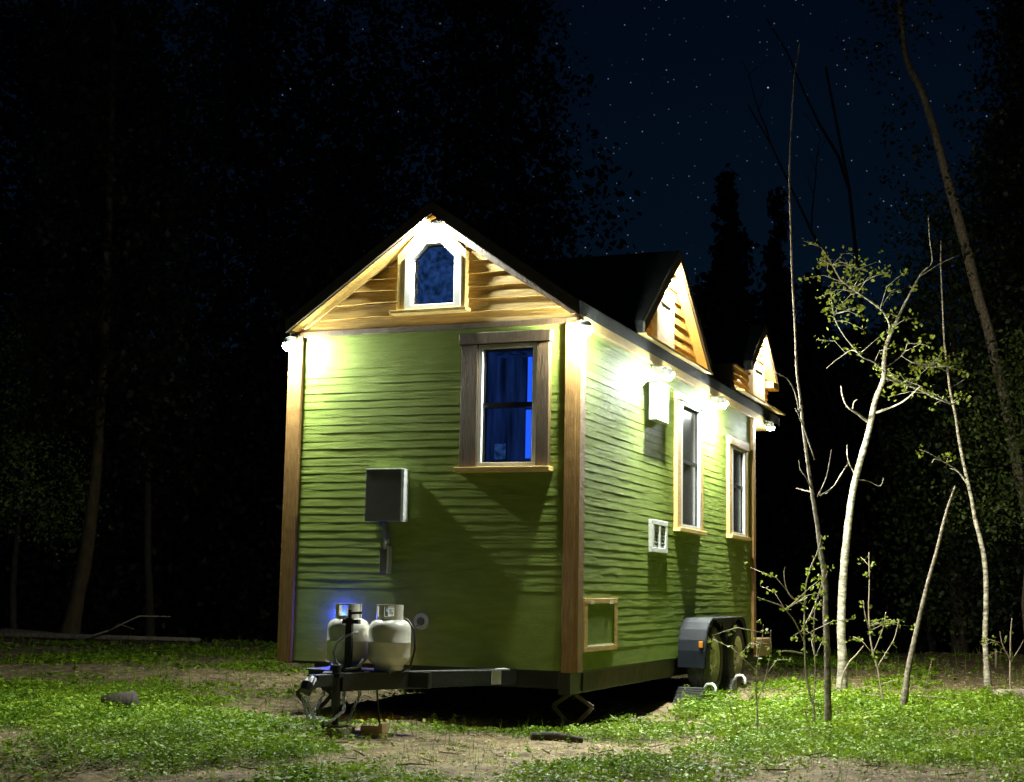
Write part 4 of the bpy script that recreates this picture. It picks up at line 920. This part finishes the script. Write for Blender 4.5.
branchy('budding_shrub', 'shrub', 'widest budding shrub, its twigs crossing the foot of the tall dark stem', ['sh1', 'sh1b', 'sh1c', 'sh1d', 'sh1e', 'sh1f'], 'twig', leafkeys=['sh1', 'sh1b', 'sh1c', 'sh1d', 'sh1e', 'sh1f'], leafn=5, lsize=.016, cl=.014, extra_twigs=12, every=.13, grp=GS, seed=8)
branchy('budding_shrub', 'shrub', 'upright budding shrub between the thick aspen and the leaning pole', ['sh2', 'sh2b', 'sh2c', 'sh2d'], 'twig', leafkeys=['sh2', 'sh2b', 'sh2c', 'sh2d'], leafn=5, lsize=.018, cl=.016, extra_twigs=8, every=.14, grp=GS, seed=9)
branchy('bare_shrub', 'shrub', 'small bare twig bush right behind the thick aspen foot', ['sh3'], 'twig', grp=GS)
branchy('budding_shrub', 'shrub', 'thin budding shrub standing in front of the rear trailer wheel', ['sh4', 'sh4b'], 'twig', leafkeys=['sh4', 'sh4b'], leafn=5, lsize=.014, cl=.012, extra_twigs=7, every=.12, grp=GS, seed=12)
branchy('budding_shrub', 'shrub', 'small budding shrub at the far right edge behind the fallen log', ['sh5', 'sh5b', 'sh5c'], 'twig', leafkeys=['sh5', 'sh5b'], leafn=4, lsize=.018, cl=.014, extra_twigs=4, every=.2, grp=GS, seed=13)
# seedling stems
for i, (x, y, h, lb) in enumerate([(1.28, -.15, .36, 'short thin seedling in the grass in front of the rear wheel'), (1.75, .3, .32, 'lone short seedling stem in the right foreground grass'), (2.35, 3.0, .55, 'spindly seedling left of the leaning pole foot'), (.35, 1.9, .30, 'tiny seedling in front of the ribbed chock'), (3.05, 9.2, .6, 'spindly seedling right of the slim aspen foot')]):
    g = H(x, y); t = empty('seedling', (x, y, g)); tag(t, lb, 'seedling', 'seedlings in the grass'); m = MB()
    P = [(x + .03 * math.sin(k + i), y + .02 * math.cos(k * 2 + i), g - .02 + h * k / 5) for k in range(6)]; m.tube(P, [.005, .0045, .004, .0035, .003, .002], 5); m.build('stem', M['twig'], t)
    V, F = clumps(np.array(P[2:]), 4, .014, .014, .75); np_mesh('leaves', V, F, M['leaf_new'], t)
# a bare crooked tree in silhouette against the stars
def bare_tree(x, y, h, label, seed):
    rr = random.Random(seed); g = H(x, y); t = empty('bare_tree', (x, y, g)); tag(t, label, 'tree'); m = MB()
    def grow(p, d, ln, rd, dep):
        P = [p]; q = p.copy(); dd = d.copy()
        for _ in range(5):
            dd = (dd + Vector((rr.uniform(-.22, .22), rr.uniform(-.22, .22), rr.uniform(-.02, .16)))).normalized(); q = q + dd * ln / 5; P.append(q.copy())
            if dep < 3 and _ > 0 and rr.random() < .75:
                nd = (dd + Vector((rr.uniform(-1, 1), rr.uniform(-.8, .8), rr.uniform(-.1, .5)))).normalized(); grow(q.copy(), nd, ln * .38, rd * .5, dep + 1)
        m.tube(P, [rd * (1 - .14 * k) for k in range(6)], 6)
    grow(Vector((x, y, g - .1)), Vector((0, 0, 1)), h, .085, 0)
    m.build('trunk', M['bark_dark'], t, smooth=True)
bare_tree(.7, 21, 13.2, 'leafless crooked tree in silhouette right of the bright stars', 4)
bare_tree(-1.5, 26, 11.0, 'leafless low crooked tree in silhouette left of its taller mate', 9)

# ------------------------------------------------------------------ camera, sky, faint moonlight
cd = bpy.data.cameras.new('camera'); cam = bpy.data.objects.new('camera', cd); COL.objects.link(cam)
cd.sensor_width = 36; cd.lens = 1450 / 1024 * 36; cd.clip_start = .05; cd.clip_end = 3000
r_, u_, b_ = Vector((0.92976, 0.3677, 0.01855)), Vector((0.03307, -0.1336, 0.99048)), Vector((0.36668, -0.9203, -0.13637))
cam.matrix_world = Matrix(((r_.x, u_.x, b_.x, 3.72016), (r_.y, u_.y, b_.y, -10.74146), (r_.z, u_.z, b_.z, 1.05826), (0, 0, 0, 1)))
sc.camera = cam
w = bpy.data.worlds.new('World'); sc.world = w; w.use_nodes = True; nt = w.node_tree; N = nt.nodes; L = nt.links; N.clear()
out = N.new('ShaderNodeOutputWorld'); bg = N.new('ShaderNodeBackground'); sky = N.new('ShaderNodeTexSky')
sky.sky_type = 'NISHITA'; sky.sun_disc = False; sky.sun_elevation = R(38); sky.sun_rotation = R(200)
tint = N.new('ShaderNodeMix'); tint.data_type = 'RGBA'; tint.blend_type = 'MULTIPLY'; tint.inputs['Factor'].default_value = 1
tint.inputs['B'].default_value = (.26, .66, 1.12, 1); L.new(sky.outputs[0], tint.inputs['A']); L.new(tint.outputs['Result'], bg.inputs['Color']); bg.inputs['Strength'].default_value = .0017
tc = N.new('ShaderNodeTexCoord')
def stars(scale, rad, dens, strength):
    v = N.new('ShaderNodeTexVoronoi'); v.inputs['Scale'].default_value = scale; L.new(tc.outputs['Generated'], v.inputs['Vector'])
    lt = N.new('ShaderNodeMapRange'); lt.inputs['From Min'].default_value = rad; lt.inputs['From Max'].default_value = rad * .35; L.new(v.outputs['Distance'], lt.inputs['Value'])
    sep = N.new('ShaderNodeSeparateColor'); L.new(v.outputs['Color'], sep.inputs[0])
    gt = N.new('ShaderNodeMapRange'); gt.inputs['From Min'].default_value = 1 - dens; gt.inputs['From Max'].default_value = 1; L.new(sep.outputs[0], gt.inputs['Value'])
    pw = N.new('ShaderNodeMath'); pw.operation = 'POWER'; pw.inputs[1].default_value = 3.2; L.new(gt.outputs[0], pw.inputs[0])
    mu = N.new('ShaderNodeMath'); mu.operation = 'MULTIPLY'; L.new(lt.outputs[0], mu.inputs[0]); L.new(pw.outputs[0], mu.inputs[1])
    m2 = N.new('ShaderNodeMath'); m2.operation = 'MULTIPLY'; m2.inputs[1].default_value = strength; L.new(mu.outputs[0], m2.inputs[0]); return m2
s1 = stars(210, .12, .9, .30); s2 = stars(85, .058, .55, 1.3)
ad = N.new('ShaderNodeMath'); ad.operation = 'ADD'; L.new(s1.outputs[0], ad.inputs[0]); L.new(s2.outputs[0], ad.inputs[1])
bg2 = N.new('ShaderNodeBackground'); bg2.inputs['Color'].default_value = (.62, .74, 1, 1); L.new(ad.outputs[0], bg2.inputs['Strength'])
sh = N.new('ShaderNodeAddShader'); L.new(bg.outputs[0], sh.inputs[0]); L.new(bg2.outputs[0], sh.inputs[1]); L.new(sh.outputs[0], out.inputs['Surface'])
ml = bpy.data.lights.new('moon', 'SUN'); ml.energy = .004; ml.angle = R(.5); ml.color = (.8, .9, 1)
mo = bpy.data.objects.new('moon', ml); mo.rotation_euler = (R(52), 0, R(200 - 180)); COL.objects.link(mo)
sc.view_settings.view_transform = 'Standard'; sc.view_settings.look = 'None'; sc.view_settings.gamma = 1; sc.view_settings.exposure = EXPOSURE
sc.render.engine = 'CYCLES'; cy = sc.cycles; cy.use_denoising = True
try: cy.denoiser = 'OPENIMAGEDENOISE'
except Exception: pass
cy.max_bounces = 7; cy.diffuse_bounces = 3; cy.glossy_bounces = 3; cy.transparent_max_bounces = 12; cy.sample_clamp_indirect = 6; cy.caustics_reflective = False; cy.caustics_refractive = False

if HAZE > 0:
    hm = bpy.data.materials.new('night_mist'); hm.use_nodes = True; N = hm.node_tree.nodes; L = hm.node_tree.links; N.clear()
    v = N.new('ShaderNodeVolumePrincipled'); v.inputs['Color'].default_value = (.55, .95, .82, 1); v.inputs['Density'].default_value = HAZE; v.inputs['Anisotropy'].default_value = .3
    o = N.new('ShaderNodeOutputMaterial'); L.new(v.outputs[0], o.inputs['Volume'])
    m = MB(); m.box(-80, 60, -20, 70, -5, 30); tag(m.build('haze', hm), 'thin night mist glowing round the lamps', 'haze', kind='stuff')
    cy.volume_bounces = 0
